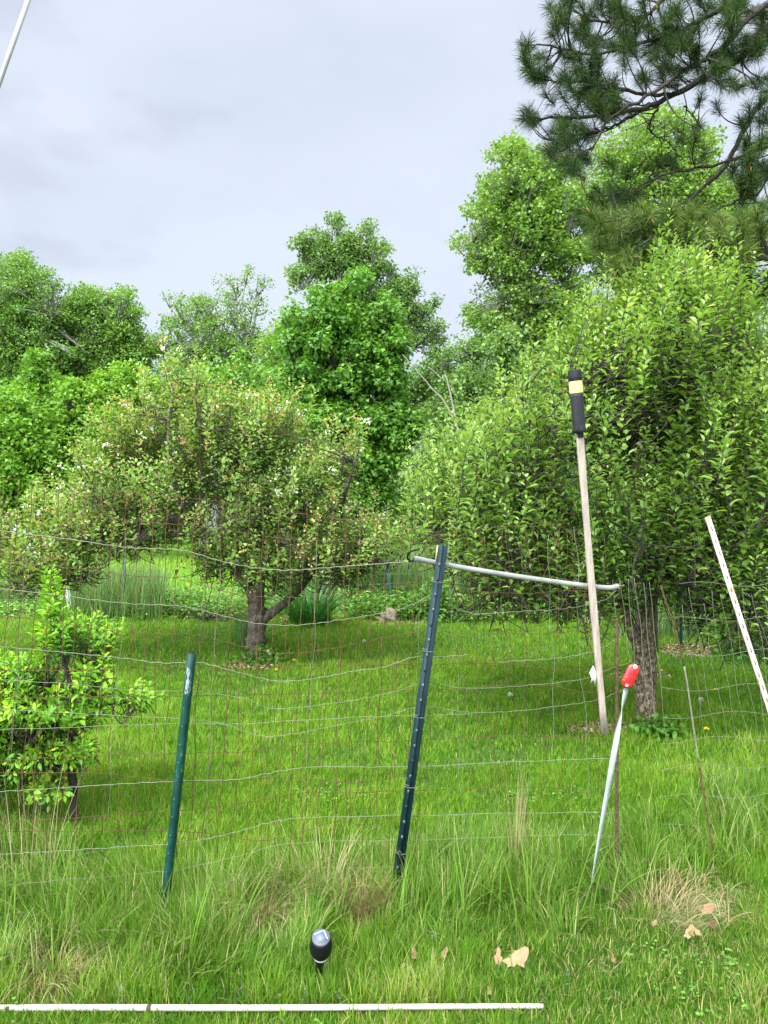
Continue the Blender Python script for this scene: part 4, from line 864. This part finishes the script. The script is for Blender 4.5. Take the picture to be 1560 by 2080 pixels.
for px in np.arange(925, 1250, 19.5):
    q = px + rng.normal(0, 2); top = 1072 + rng.uniform(-6, 22)
    vert(grus if rng.uniform() < .85 else ggal, q, top, rng.uniform(1580, 1720), .0009, .028, .045 + rng.normal(0, .015), 3.2)
for (a, b_) in [((1100, 1060), (1190, 1230)), ((1140, 1060), (1100, 1180)), ((1130, 1180), (1230, 1260)), ((1090, 1210), (1250, 1330)), ((1150, 1075), (1215, 1200)), ((1140, 1210), (1205, 1330))]:
    c = ((a[0] + b_[0]) / 2 + 8, (a[1] + b_[1]) / 2 - 10); wire(grus, [a, c, b_], .0013, .03)
t = thing('wire_fence', 'sagging rusty and galvanised wire mesh fence across the foreground', 'fence', (0, 3.0, 0))
grus.build('rusty_wires', M['rust'], t); ggal.build('galvanised_wires', M['galv'], t)

# right hand run of mesh
g = Geo()
for px in np.arange(1262, 1345, 15): 
    vert(g, px, 1165 + rng.uniform(0, 20) , 1290 + (px - 1262) * 3, .0009, .03, .10, 1.5)
for px in np.arange(1380, 1900, 21):
    ys_ = np.linspace(1190 + rng.uniform(-10, 20), 1700, 26); k = (ys_ - 1190) / 510
    xs__ = px + 95 * k ** 1.1 + 3 * np.sin(ys_ * .03 + px)
    tubes(g, P(xs__, ys_, 3.55 + 0 * xs__ + (xs__ - 1380) * .0004), .0008, 4)
for i_, vv_ in enumerate([1190, 1260, 1330, 1400, 1455, 1505, 1560, 1620, 1680]):
    us = np.linspace(1345 if vv_ > 1250 else 1380, 1950, 30); w_ = vv_ + 6 * np.sin(us * .03 + i_) + (us - 1345) * -.03
    tubes(g, P(us, w_, 3.56 + (us - 1380) * .0004), .0008, 4)
tag(g.build('wire_fence', M['galv'], origin=(2.0, 3.5, 0)), 'slanting fine wire mesh right of the thin rusty rod', 'fence')

# --- T post
def groundpt(a, b_):
    a = np.asarray(a, float); b_ = np.asarray(b_, float); return a + (b_ - a) * (a[2] / (a[2] - b_[2]))
a = P(900, 1107, 2.99); b_ = groundpt(a, P(801, 1830, 2.97)); T = unit(a - b_)
t = thing('fence_post', 'leaning dark teal studded steel post in mid foreground', 'fence post', b_, 'steel posts of the near fence')
g = Geo(); bar(g, b_ - T * .06, a, .040, .006, R(14)); 
nrm_ = np.cross(T, unit(np.cross(T, [0, 1.0, 0]))) ; 
xax = unit(np.cross(T, [0, 1.0, 0])); yax = np.cross(xax, T); c_, s_ = math.cos(R(14)), math.sin(R(14)); fx = xax * c_ + yax * s_; fy = -xax * s_ + yax * c_
# rolled edges and the stem of the T (towards the viewer's right)
sgn = -1 if fy[1] > 0 else 1
stem = fy * sgn
bar(g, b_ - T * .06 + stem * .014, a + stem * .014, .006, .022, R(14))
g.build('post', M['tpost'], t)
g = Geo(); L_ = np.linalg.norm(a - b_)
for k in range(24):
    c = b_ + T * (.06 + k * .061)
    if k * .061 + .06 > L_ - .02: break
    bm_a = c + stem * .0262; gg = Geo(); bar(gg, bm_a - T * .006, bm_a + T * .006, .008, .004, R(14)); gg.build('stud', M['stud' if k % 3 else 'tpost'], t)
for fr in (.10, .29, .47, .66, .84):
    c = a - T * L_ * fr; th = np.linspace(0, 2 * math.pi * 1.25, 22)
    gg = Geo(); tubes(gg, c + fx * (.0235 * np.cos(th))[:, None] + stem * (.004 + .021 * np.sin(th))[:, None] + T * np.linspace(-.004, .006, 22)[:, None], .0011, 4); gg.build('wire_clip', M['galv'], t)
g = Geo(); c = a - T * .035 + fx * .021; bar(g, c - T * .03, c + T * .03, .004, .012, R(14)); g.build('chipped_edge', M['yellow_tape'], t)
# --- green channel post at left
a = P(389, 1327, 2.84); b_ = groundpt(a, P(335, 1830, 2.84)); T = unit(a - b_)
t = thing('fence_post', 'short green steel post with paint worn off near its top', 'fence post', b_, 'steel posts of the near fence')
xax = unit(np.cross(T, [0, 1.0, 0])); yax = np.cross(xax, T); yax = yax if yax[1] < 0 else -yax
prof = [(-.0165, -.012), (-.0150, .004), (-.0085, .012), (0, .0145), (.0085, .012), (.0150, .004), (.0165, -.012), (.0135, -.012), (.0120, .002), (.006, .0085), (0, .0105), (-.006, .0085), (-.0120, .002), (-.0135, -.012)]
g = Geo(); n = len(prof); K = 12; vv_ = []
for q in range(K):
    c = b_ - T * .06 + (a - b_ + T * .06) * q / (K - 1)
    for (p0, p1) in prof: vv_.append(c + xax * p0 + yax * p1)
f4 = [(q * n + s, q * n + (s + 1) % n, (q + 1) * n + (s + 1) % n, (q + 1) * n + s) for q in range(K - 1) for s in range(n)]
f4 += [(o_ * n + s, o_ * n + s + 1, o_ * n + n - 2 - s, o_ * n + n - 1 - s) for o_ in (0, K - 1) for s in range(6)]
g.add(vv_, f4=f4); g.build('post', M['upost'], t, smooth=False)
g = Geo()
for k in range(14):
    c = a - T * (.14 + k * .07) + yax * .0145 + xax * .003
    if c[2] < .08: break
    gg = Geo(); bar(gg, c - T * .004, c + T * .004, .004, .002); gg.build('stud', M['stud'], t)
g = Geo()
ring = []
for (f0, f1, x0, x1) in [(.055, .075, -.004, .010), (.070, .125, -.010, .010), (.120, .150, -.012, .009)]:
    cc = a - T * (f0 + f1) / 2 + yax * .0132 + xax * (x0 + x1) / 2
    th = np.linspace(0, 2 * math.pi, 13)[:-1]; rj = 1 + .25 * np.sin(th * 3 + f0 * 90)
    hx = (x1 - x0) / 2; hz = (f1 - f0) / 2 * 1.25
    def surf(xo, zo): 
        xo = np.clip(xo, -.0148, .0148); yo = np.interp(abs(xo), [0, .0085, .0150], [.0150, .0125, .0045]); return a - T * ((f0 + f1) / 2 - zo) + xax * xo + yax * yo
    mid_ = (x0 + x1) / 2
    pts = [surf(mid_, 0)] + [surf(mid_ + hx * rj[i_] * math.cos(th[i_]), hz * rj[i_] * math.sin(th[i_])) for i_ in range(12)]
    g.add(pts, f3=[(0, 1 + i_, 1 + (i_ + 1) % 12) for i_ in range(12)])
g.build('bare_patch', M['patch'], t)

# --- rebar
a = P(1253, 1256, 3.2); b_ = groundpt(a, P(1253, 1720, 3.2)); g = Geo(); K = 160
Q = spline([b_ - [0, 0, .05], a], K); rad = np.where(np.arange(K) % 2 == 0, .0078, .0062); tubes(g, Q, rad, 10)
tag(g.build('rebar_stake', M['rebar'], origin=b_, smooth=True), 'upright brown rusty rebar stake behind the red marker', 'stake')
# --- thin rod
d_ = 3.35; g = Geo(); W_ = [P(1342, 1190, d_ - .05), P(1385, 1330, d_ - .03), P(1412, 1500, d_), P(1437, 1660, d_)]; e = groundpt(W_[-1], P(1455, 1760, d_)); W_.append(e)
Q = spline(W_, 50); tubes(g, Q[14:29], .0040, 7); 
t = thing('garden_rod', 'thin leaning rod part rusty and part pale at right', 'rod', e)
g.build('bare_section', M['galv'], t)
g = Geo(); tubes(g, Q[:15], .0038, 7); g.build('rusty_section', M['rust'], t)
g = Geo(); tubes(g, Q[28:], .0040, 7); g.build('rusty_section', M['rust'], t)

# --- grey bar lashed to the posts
us = [(842, 1134), (905, 1147), (1000, 1163), (1100, 1178), (1190, 1190), (1235, 1194), (1256, 1191)]
Wb = spline([P(u, v, np.interp(u, [842, 905, 1256], [3.02, 3.045, 3.13])) for u, v in us], 50)
t = thing('crossbar', 'grey sleeved bar running from the dark post to the rusty stake', 'bar', Wb[0])
g = Geo(); tubes(g, Wb, .0108, 12); g.build('sleeve', M['grey_tube'], t, smooth=True)
g = Geo(); tubes(g, spline([Wb[-2], Wb[-1] + [.012, 0, .0], Wb[-1] + [.025, 0, .004]], 6), .005, 6); g.build('core', M['rust'], t)
g = Geo(); hk = [P(844, 1134, 3.02), P(836, 1140, 3.02), P(828, 1134, 3.015), (P(830, 1124, 3.0)), P(840, 1118, 2.99), P(852, 1116, 2.98)]
tubes(g, spline(hk, 24), .0042, 8); g.build('hook', M['black'], t, smooth=True)
# lashing wire
g = Geo()
for (u, v, dpt) in [(1253, 1192, 3.165), (905, 1147, 3.02)]:
    g = Geo(); th = np.linspace(0, 4 * math.pi, 40); c = P(u, v, dpt); 
    tubes(g, c + np.stack([.012 * np.cos(th), .022 * np.sin(th), .010 * np.sin(th + .5) + np.linspace(-.012, .012, 40)], -1), .0011, 4)
    g.build('lashing', M['galv'], t)

# --- wooden stake with wrapped head
sd_ = 3.035
def SP(f, off=0): 
    return P(1167 + (1228 - 1167) * f + off, 752 + (1490 - 752) * f, np.interp(f, [0, .58, 1], [3.00, 3.075, 3.15]) - .0) 
t = thing('wooden_stake', 'pale wooden stake with black and yellow wrapped head hanging in the fence', 'stake', SP(1))
g = Geo(); K = 14
a, b_ = SP(.10), SP(1.0)
mid_ = (a + b_) / 2 + [-.003, 0, 0]
Q = spline([a, mid_, b_], K); T = unit(np.gradient(Q, axis=0)); xa = unit(np.cross(T, [0, 1.0, 0])); ya = np.cross(xa, T)
wv = .0135 + .0012 * np.sin(np.arange(K)); dv = .009
ring = np.stack([Q + sx * xa * wv[:, None] + sy * ya * dv for sx, sy in ((-1, -.8), (-.85, -1), (.85, -1), (1, -.8), (1, .8), (.85, 1), (-.85, 1), (-1, .8))], 1)
f4 = [(q * 8 + s, q * 8 + (s + 1) % 8, q * 8 + 8 + (s + 1) % 8, q * 8 + 8 + s) for q in range(K - 1) for s in range(8)]
f4 += [(o_, o_ + 1, o_ + 6, o_ + 7) for o_ in (0, (K - 1) * 8)] + [(o_ + 1, o_ + 2, o_ + 5, o_ + 6) for o_ in (0, (K - 1) * 8)] + [(o_ + 2, o_ + 3, o_ + 4, o_ + 5) for o_ in (0, (K - 1) * 8)]
g.add(ring.reshape(-1, 3), f4=f4); g.build('shaft', M['stake'], t)
def sleeve(name, f0, f1, r, mk, bulge=0.0):
    k = 14; Qs = np.array([SP(f) for f in np.linspace(f0, f1, k)]); rad = r * (1 + bulge * np.sin(np.linspace(0, math.pi, k)) + .012 * np.sin(np.arange(k) * 2.2))
    gg = Geo(); tubes(gg, Qs, rad, 24); gg.build(name, M[mk], t, smooth=False)
sleeve('black_cap', 0, .022, .0268, 'black_wrap'); sleeve('cap_ring', .0222, .030, .0282, 'black'); sleeve('yellow_band', .0302, .0640, .0272, 'yellow_tape'); sleeve('black_wrap', .0642, .172, .0262, 'black_wrap', -.02)
sleeve('neck', .1722, .1850, .0150, 'black')

# paper tag
g = Geo(); uv = [(1205, 1352), (1197, 1367), (1202, 1378), (1199, 1389), (1205, 1382), (1209, 1395), (1211, 1380), (1213, 1370), (1209, 1360)]
pts = np.array([P(u, v, 3.118 + .004 * math.sin(i_ * 2)) for i_, (u, v) in enumerate(uv)]); c = pts.mean(0)
n = len(pts); back = pts + [0, .0012, 0]
g.add(np.vstack([pts, [c - [0, .004, 0]], back, [c - [0, .0028, 0]]]), f3=[(i_, n, (i_ + 1) % n) for i_ in range(n)] + [(n + 1 + i_, n + 1 + (i_ + 1) % n, 2 * n + 1) for i_ in range(n)], f4=[(i_, (i_ + 1) % n, n + 1 + (i_ + 1) % n, n + 1 + i_) for i_ in range(n)])
tag(g.build('paper_tag', M['paper'], origin=pts[0]), 'torn white paper tag caught in the wire beside the wooden stake', 'tag')

# --- slotted pale slat at right
a = P(1437, 1050, 2.95); b_ = groundpt(a, P(1575, 1478, 2.90)); T = unit(a - b_)
t = thing('slotted_slat', 'pale stained slotted slat leaning out of the right edge', 'slat', b_)
g = Geo(); K = 10
bar(g, b_ - T * .02, a, .0195, .010); g.build('slat', M['slat'], t)
g = Geo(); xax = unit(np.cross(T, [0, 1.0, 0])); yax = np.cross(xax, T); yax = yax if yax[1] < 0 else -yax
for k in range(40):
    c = a - T * (.05 + .050 * k) + yax * .0048
    if c[2] < .05: break
    gg = Geo(); bar(gg, c - T * .009, c + T * .009, .0045, .0016); gg.build('slot', M['slot'], t)

# --- red marker
dR = 3.08; a = P(1284, 1356, dR); b0 = P(1270, 1405, dR); b_ = groundpt(P(1230, 1620, dR), P(1205, 1765, dR))
t = thing('driveway_marker', 'twisted pale strip marker with red reflector at its top', 'marker', b_)
Q = spline([P(1272, 1398, dR - .006), P(1258, 1470, dR), P(1243, 1555, dR), P(1230, 1630, dR), P(1216, 1710, dR), b_ - [0, 0, .03]], 60)
T = unit(np.gradient(Q, axis=0)); xa = unit(np.cross(T, [0, 1.0, 0])); ya = np.cross(xa, T)
ang = np.interp(np.linspace(0, 1, 60), [0, .06, .14, .3, .5, .75, 1], [.2, .5, 1.4, 2.7, 3.3, 3.7, 4.3])[:, None]
wx = (xa * np.cos(ang) + ya * np.sin(ang)) * .0115; wy = (-xa * np.sin(ang) + ya * np.cos(ang)) * .0012
ring = np.stack([Q - wx - wy, Q + wx - wy, Q + wx + wy, Q - wx + wy], 1); g = Geo()
g.add(ring.reshape(-1, 3), f4=[(q * 4 + s, q * 4 + (s + 1) % 4, q * 4 + 4 + (s + 1) % 4, q * 4 + 4 + s) for q in range(59) for s in range(4)] + [(0, 1, 2, 3), (236, 237, 238, 239)])
g.build('strip', M['fibre'], t)
# capsule reflector
c0 = P(1274, 1384, dR - .016); c1 = P(1284, 1361, dR - .016); Tz = unit(c1 - c0); xa = unit(np.cross(Tz, [0, 1.0, 0])); ya = np.array([0, -1.0, 0])
c0 = P(1275, 1383, dR - .016); c1 = P(1285, 1362, dR - .016)
def capsule(g, r, y0, y1, inset, ln=.0):
    pts = []
    for a_ in np.linspace(0, math.pi, 13): pts.append((c1 + Tz * ln) + r * (math.cos(a_) * xa + math.sin(a_) * Tz))
    for a_ in np.linspace(math.pi, 2 * math.pi, 13): pts.append((c0 - Tz * ln) + r * (math.cos(a_) * xa + math.sin(a_) * Tz))
    pts = np.array(pts); n = len(pts); c = (c0 + c1) / 2
    inn = c + (pts - c) * inset
    V_ = np.vstack([pts + ya * y0, pts + ya * y1 * .6, inn + ya * y1, [c + ya * y1], [c + ya * y0]])
    f4 = [(k * n + i_, k * n + (i_ + 1) % n, (k + 1) * n + (i_ + 1) % n, (k + 1) * n + i_) for k in (0, 1) for i_ in range(n)]
    g.add(V_, f3=[(2 * n + i_, 2 * n + (i_ + 1) % n, 3 * n) for i_ in range(n)] + [((i_ + 1) % n, i_, 3 * n + 1) for i_ in range(n)], f4=f4)
g = Geo(); capsule(g, .0245, 0, .010, .80, .004); ref = g.build('reflector', M['reflector'], t)
for (cc, r_) in [(c1 + Tz * .019, .0085), (c0 - Tz * .018, .0055)]:
    g = Geo(); tubes(g, np.array([cc + ya * .006, cc + ya * .0125, cc + ya * .014]), [r_, r_, r_ * .6], 12); g.build('rivet', M['whitecap'], t)

# --- solar light
bl = np.array([(645 - CX) * 2.52 / F, 2.52, 0.0])
t = thing('solar_light', 'small black solar garden light in the foreground grass', 'garden light', bl)
ax = unit(np.array([.05, -.52, 1.0])); hc = P(652, 1922, 2.45)
def lathe(name, prof, mk, cen, ax, S=28, smooth=True):
    u_ = unit(np.cross(ax, [0, 1.0, .2])); v_ = np.cross(ax, u_); g = Geo(); K = len(prof); V_ = []
    for (r_, h_) in prof:
        for s in range(S):
            an = 2 * math.pi * s / S; V_.append(cen + ax * h_ + r_ * (math.cos(an) * u_ + math.sin(an) * v_))
    f4 = [(q * S + s, q * S + (s + 1) % S, (q + 1) * S + (s + 1) % S, (q + 1) * S + s) for q in range(K - 1) for s in range(S)]
    V_ += [cen + ax * prof[0][1], cen + ax * prof[-1][1]]
    f3 = [((s + 1) % S, s, K * S) for s in range(S)] + [((K - 1) * S + s, (K - 1) * S + (s + 1) % S, K * S + 1) for s in range(S)]
    g.add(V_, f3=f3, f4=f4); return g.build(name, M[mk], t, smooth=smooth)
lathe('shade', [(.021, -.046), (.029, -.037), (.0355, -.020), (.0378, -.002), (.0368, .014), (.0325, .034), (.0300, .043)], 'black', hc, ax)
lathe('rim', [(.018, -.053), (.0245, -.052), (.0255, -.0488), (.0235, -.0465)], 'clear', hc, ax)
lathe('cap', [(.0300, .0432), (.0298, .047), (.0280, .0490)], 'greycap', hc, ax, smooth=False)
u_ = unit(np.cross(ax, [0, 1.0, .2])); v_ = np.cross(ax, u_); rot = R(28); uu = u_ * math.cos(rot) + v_ * math.sin(rot); vv2 = -u_ * math.sin(rot) + v_ * math.cos(rot)
g = Geo(); cc = hc + ax * .0492
g.add([cc + .016 * (sx * uu + sy * vv2) + ax * z for z in (0, .0012) for sx, sy in ((-1, -1), (1, -1), (1, 1), (-1, 1))], f4=[(4, 5, 6, 7), (0, 1, 5, 4), (1, 2, 6, 5), (2, 3, 7, 6), (3, 0, 4, 7)])
g.build('solar_panel', M['solar'], t)
g = Geo()
for (p0, p1, mk) in [((-1, -1), (1, -1), 'l'), ((-1, 1), (-1, -1), 'l')]:
    a_ = cc + .0165 * (p0[0] * uu + p0[1] * vv2) + ax * .0016; b2 = cc + .0165 * (p1[0] * uu + p1[1] * vv2) + ax * .0016
    tubes(g, np.array([a_, (a_ + b2) / 2, b2]), .0009, 6)
g.build('panel_frame', M['whitecap'], t)
g = Geo(); s0 = hc - ax * .055; tubes(g, spline([s0, s0 * .5 + bl * .5 + [0, 0, 0], bl - [0, 0, .03]], 10), np.linspace(.0155, .011, 10), 12); g.build('spike', M['black'], t, smooth=True)

# --- white pipe on the grass, and the leaning white pole
a = np.array([(-160 - CX) * 2.33 / F, 2.325, .034]); e = np.array([(1104 - CX) * 2.345 / F, 2.352, .026])
g = Geo(); n = 60; s = np.linspace(0, 1, n)[:, None]; Q = a * (1 - s) + e * s; Q[:, 2] += .0015 * np.sin(s[:, 0] * 9); Q[:, 1] += .002 * np.sin(s[:, 0] * 5)
tubes(g, Q, np.interp(s[:, 0], [0, .5, 1], [.0100, .0096, .0078]), 14)
t = thing('plastic_pipe', 'long straight white plastic pipe lying across the grass at the bottom', 'pipe', a)
g.build('tube', M['pipe'], t, smooth=True)
for f in (.365, .14):
    c = a * (1 - f) + e * f; gg = Geo(); tubes(gg, np.array([c - [.006, 0, 0], c, c + [.006, 0, 0]]), .0107, 16); gg.build('joint', M['rebar'], t)
d_ = 2.5; top = P(75, -50, d_); bt = P(-20, 219, d_); bt = groundpt(top, bt); g = Geo(); tubes(g, spline([bt - [0, 0, .02], top], 12), .0078, 12)
tag(g.build('leaning_pole', M['whitepole'], origin=bt, smooth=True), 'thin white pole slanting across the upper left corner of sky', 'pole')

# ------------------------------------------------------------------ litter and small flowers
def dead_leaf(label, u, v, s, az, tint, z=.03):
    d = (CH - z) * F / (v - CY); x = (u - CX) * d / F; c = np.array([x, d, gz(x, d) + z])
    th = np.linspace(0, 2 * math.pi, 25)[:-1]; r = s * (1 + .16 * np.sin(th * 5 + az) + .08 * np.sin(th * 11)) * np.array([1.15 if abs(math.sin(q)) < .5 else .8 for q in th])
    zz = .22 * s * np.sin(th * 2 + az) + .12 * s * np.sin(th * 3)
    ca, sa = math.cos(az), math.sin(az); X = r * np.cos(th); Y = r * np.sin(th) * .75
    tilt = .75
    pts = np.stack([X * ca - Y * sa, (X * sa + Y * ca) * math.cos(tilt), (X * sa + Y * ca) * math.sin(tilt) + zz + s * .3], -1)
    inn = pts * .5 + [0, 0, .05 * s]; n = 24
    V_ = c + np.vstack([pts, inn, [[0, 0, s * .12]]])
    g = Geo(); g.add(V_, f3=[(n + i_, n + (i_ + 1) % n, 2 * n) for i_ in range(n)], f4=[(i_, (i_ + 1) % n, n + (i_ + 1) % n, n + i_) for i_ in range(n)], t=np.clip(tint + rng.normal(0, .08, 2 * n + 1), 0, 1))
    o = g.build('dead_leaf', M['deadleaf'], origin=c - [0, 0, z]); tag(o, label, 'dead leaf', 'dead leaves lying in the foreground grass')
for q in [('largest pale tan dead leaf in the lower middle', 1048, 1958, .040, .3, .95, .05), ('small tan leaf touching the left of the largest leaf', 1012, 1952, .022, 1.3, .8, .05),
          ('curled tan leaf left of the largest one', 901, 1942, .018, .8, .75, .04), ('pale pinkish dead leaf below the dark leaning post', 843, 1942, .018, 2, .6, .04),
          ('brown torn leaf right of the solar light', 815, 1976, .018, 1.2, .5, .03), ('tan leaf low above the white pipe', 822, 2012, .022, 2.6, .75, .03),
          ('little orange tan leaf left of the solar light', 562, 2020, .011, .2, .85, .03), ('reddish dead leaf directly right of the solar light', 700, 1965, .020, 1.0, .15, .02),
          ('russet dead leaf between light and middle post', 718, 1975, .020, 2.0, .25, .02), ('single brown leaf in the mown grass at lower right', 1246, 1953, .013, 1.5, .4, .03),
          ('tan dead leaf below the straw at right', 1400, 1893, .024, .7, .9, .04), ('broad pinkish leaf touching the right straw', 1436, 1842, .028, .2, .6, .05),
          ('pale leaf right of the tan one below the straw', 1418, 1890, .016, 2.2, .9, .04), ('dark red brown leaf under the pinkish leaf', 1447, 1872, .018, 1.4, .1, .03),
          ('tiny pale leaf right of the mound of long grass', 1328, 1872, .013, .5, .95, .03), ('narrow tan leaf just above the end of the white pipe', 995, 2018, .012, 1.9, .7, .03),
          ('yellowish bit of leaf left of the middle post foot', 771, 1812, .013, .4, .75, .03)]:
    dead_leaf(*q)

ST = 'dry straw clumps along the fence'
tuft('straw_clump', 'dry straw clump at the lower left corner', 'dry grass', 105, 1988, 520, (.09, .21), .0030, .12, 'straw', (.7, 1.6), (.55, .25), ST)
tuft('straw_clump', 'dry blond grass clump hanging over left of the solar light', 'dry grass', 535, 1875, 520, (.16, .36), .0028, .07, 'straw', (.7, 1.5), (.6, .2), ST, 1.8)
tuft('straw_clump', 'short reddish straw patch beyond the solar light', 'dry grass', 735, 1862, 360, (.12, .24), .0026, .07, 'straw', (.3, 1.2), (.35, .25), ST)
tuft('straw_clump', 'matted straw clump at right below the thin rod', 'dry grass', 1392, 1832, 300, (.08, .20), .0026, .24, 'straw', (1.1, 1.7), (.45, .3), ST, 1.4, (.4, .9))
tuft('straw_clump', 'upright blond grass stems right of the middle post', 'dry grass', 1045, 1800, 46, (.35, .60), .0028, .03, 'straw', (.05, .35), (.7, .2), ST, 1.0)
tuft('dry_grass_patch', 'thin yellow straw patch in the long grass right of the reflector strip foot', 'dry grass', 1330, 1850, 200, (.10, .26), .0024, .16, 'straw', (.6, 1.4), (.6, .25), ST)
tuft('straw_clump', 'tan straw tuft left of the long grass mound', 'dry grass', 1140, 1858, 150, (.06, .16), .0022, .06, 'straw', (.3, 1.2), (.5, .2), ST)
tuft('straw_clump', 'thin pale dry stems at the left edge', 'dry grass', 60, 1840, 46, (.3, .6), .0026, .14, 'straw', (.1, .5), (.8, .15), ST, .8)
tuft('straw_clump', 'sprawling dry stems beyond and right of the blond clump', 'dry grass', 660, 1840, 110, (.18, .42), .0024, .08, 'straw', (.4, 1.2), (.8, .15), ST, 1.1)
# mixed loose thatch
g = Geo(); n = 7000; x, y = scatter(n, 2.2, 3.4, 1.2)
dd = rng.normal(0, 1, (n, 3)); dd[:, 2] *= .35
leaves(g, np.stack([x, y, gz(x, y) + rng.uniform(.0, .025, n)], -1), dd * [1, 1, .5], rng.normal(0, .5, (n, 3)) + [0, 0, 1], rng.uniform(.03, .09, n), .022, 'simple', rng.uniform(0, 1, n), zs=.15)
tag(g.build('thatch', M['straw']), 'loose dry stems and thatch mixed through the foreground grass', 'thatch', kind='stuff')

def dandelion(label, u, v, seed, hgt):
    # v is the head's row
    d = (CH - hgt) * F / (v - CY); x = (u - CX) * d / F; b_ = np.array([x, d, gz(x, d)]); tp = np.array([x + .01, d, hgt])
    t = thing('dandelion', label, 'flower', b_, 'dandelions in the lawn')
    g = Geo(); tubes(g, spline([b_, (b_ + tp) / 2 + [.008, 0, 0], tp], 6), .0022, 5); g.build('stem', M['lawn'], t)
    g = Geo(); n = 90; o_ = unit(rng.normal(0, 1, (n, 3)))
    if not seed: o_[:, 2] = np.abs(o_[:, 2]) * .5; o_ = unit(o_)
    leaves(g, np.tile(tp, (n, 1)), o_, rng.normal(0, 1, (n, 3)), .024 if seed else .019, .35, 'simple', rng.uniform(0, 1, n)); g.build('flower_head', M['fluff' if seed else 'yellow'], t)
dandelion('dandelion seed head just right of the left apple trunk foot', 541, 1323, True, .16)
dandelion('dandelion seed head in the lawn right of the daylily', 738, 1302, True, .14)
dandelion('yellow dandelion right of the left apple trunk foot', 595, 1341, False, .08)
dandelion('lower yellow dandelion in front of the left apple trunk', 559, 1361, False, .05)
dandelion('white seed head in the lawn right of the leaning dark post', 1034, 1411, True, .06)
dandelion('yellow dandelion in the shade right of the thin rod', 1432, 1481, False, .10)
dandelion('yellow dandelion higher up in the shade at right', 1452, 1401, False, .09)
dandelion('pale seed head in shade below the slotted slat', 1421, 1421, True, .06)

def ivy_flower(label, u, v):
    z = .07; d = (CH - z) * F / (v - CY); x = (u - CX) * d / F; b_ = np.array([x, d, gz(x, d)]); 
    t = thing('purple_flower', label, 'flower', b_, 'purple flowers in the foreground grass')
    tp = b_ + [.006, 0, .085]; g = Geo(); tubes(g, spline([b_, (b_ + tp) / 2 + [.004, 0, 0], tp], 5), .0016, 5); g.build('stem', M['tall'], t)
    g = Geo(); n = 12; zc = rng.uniform(.03, .09, n); o_ = rng.normal(0, 1, (n, 3)); o_[:, 2] = np.abs(o_[:, 2]) * .4
    leaves(g, b_ + np.stack([rng.normal(0, .004, n), rng.normal(0, .004, n), zc], -1), o_, rng.normal(0, 1, (n, 3)), .007, .7, 'simple', rng.uniform(0, 1, n)); g.build('petals', M['purple'], t)
ivy_flower('purple flower spike below the middle post', 879, 1905)
ivy_flower('purple flower below the solar light', 620, 2016)
ivy_flower('purple flower left of centre just above the pipe', 390, 2018)
ivy_flower('purple flower just right of the solar light', 688, 2010)
ivy_flower('purple flower in the short grass at lower right', 1152, 1982)
ivy_flower('small purple flower among the brown leaves', 852, 1972)
ivy_flower('purple flower near the pipe in the left third', 245, 2020)
ivy_flower('purple flower spike standing midway between the left post foot and solar light', 490, 1998)
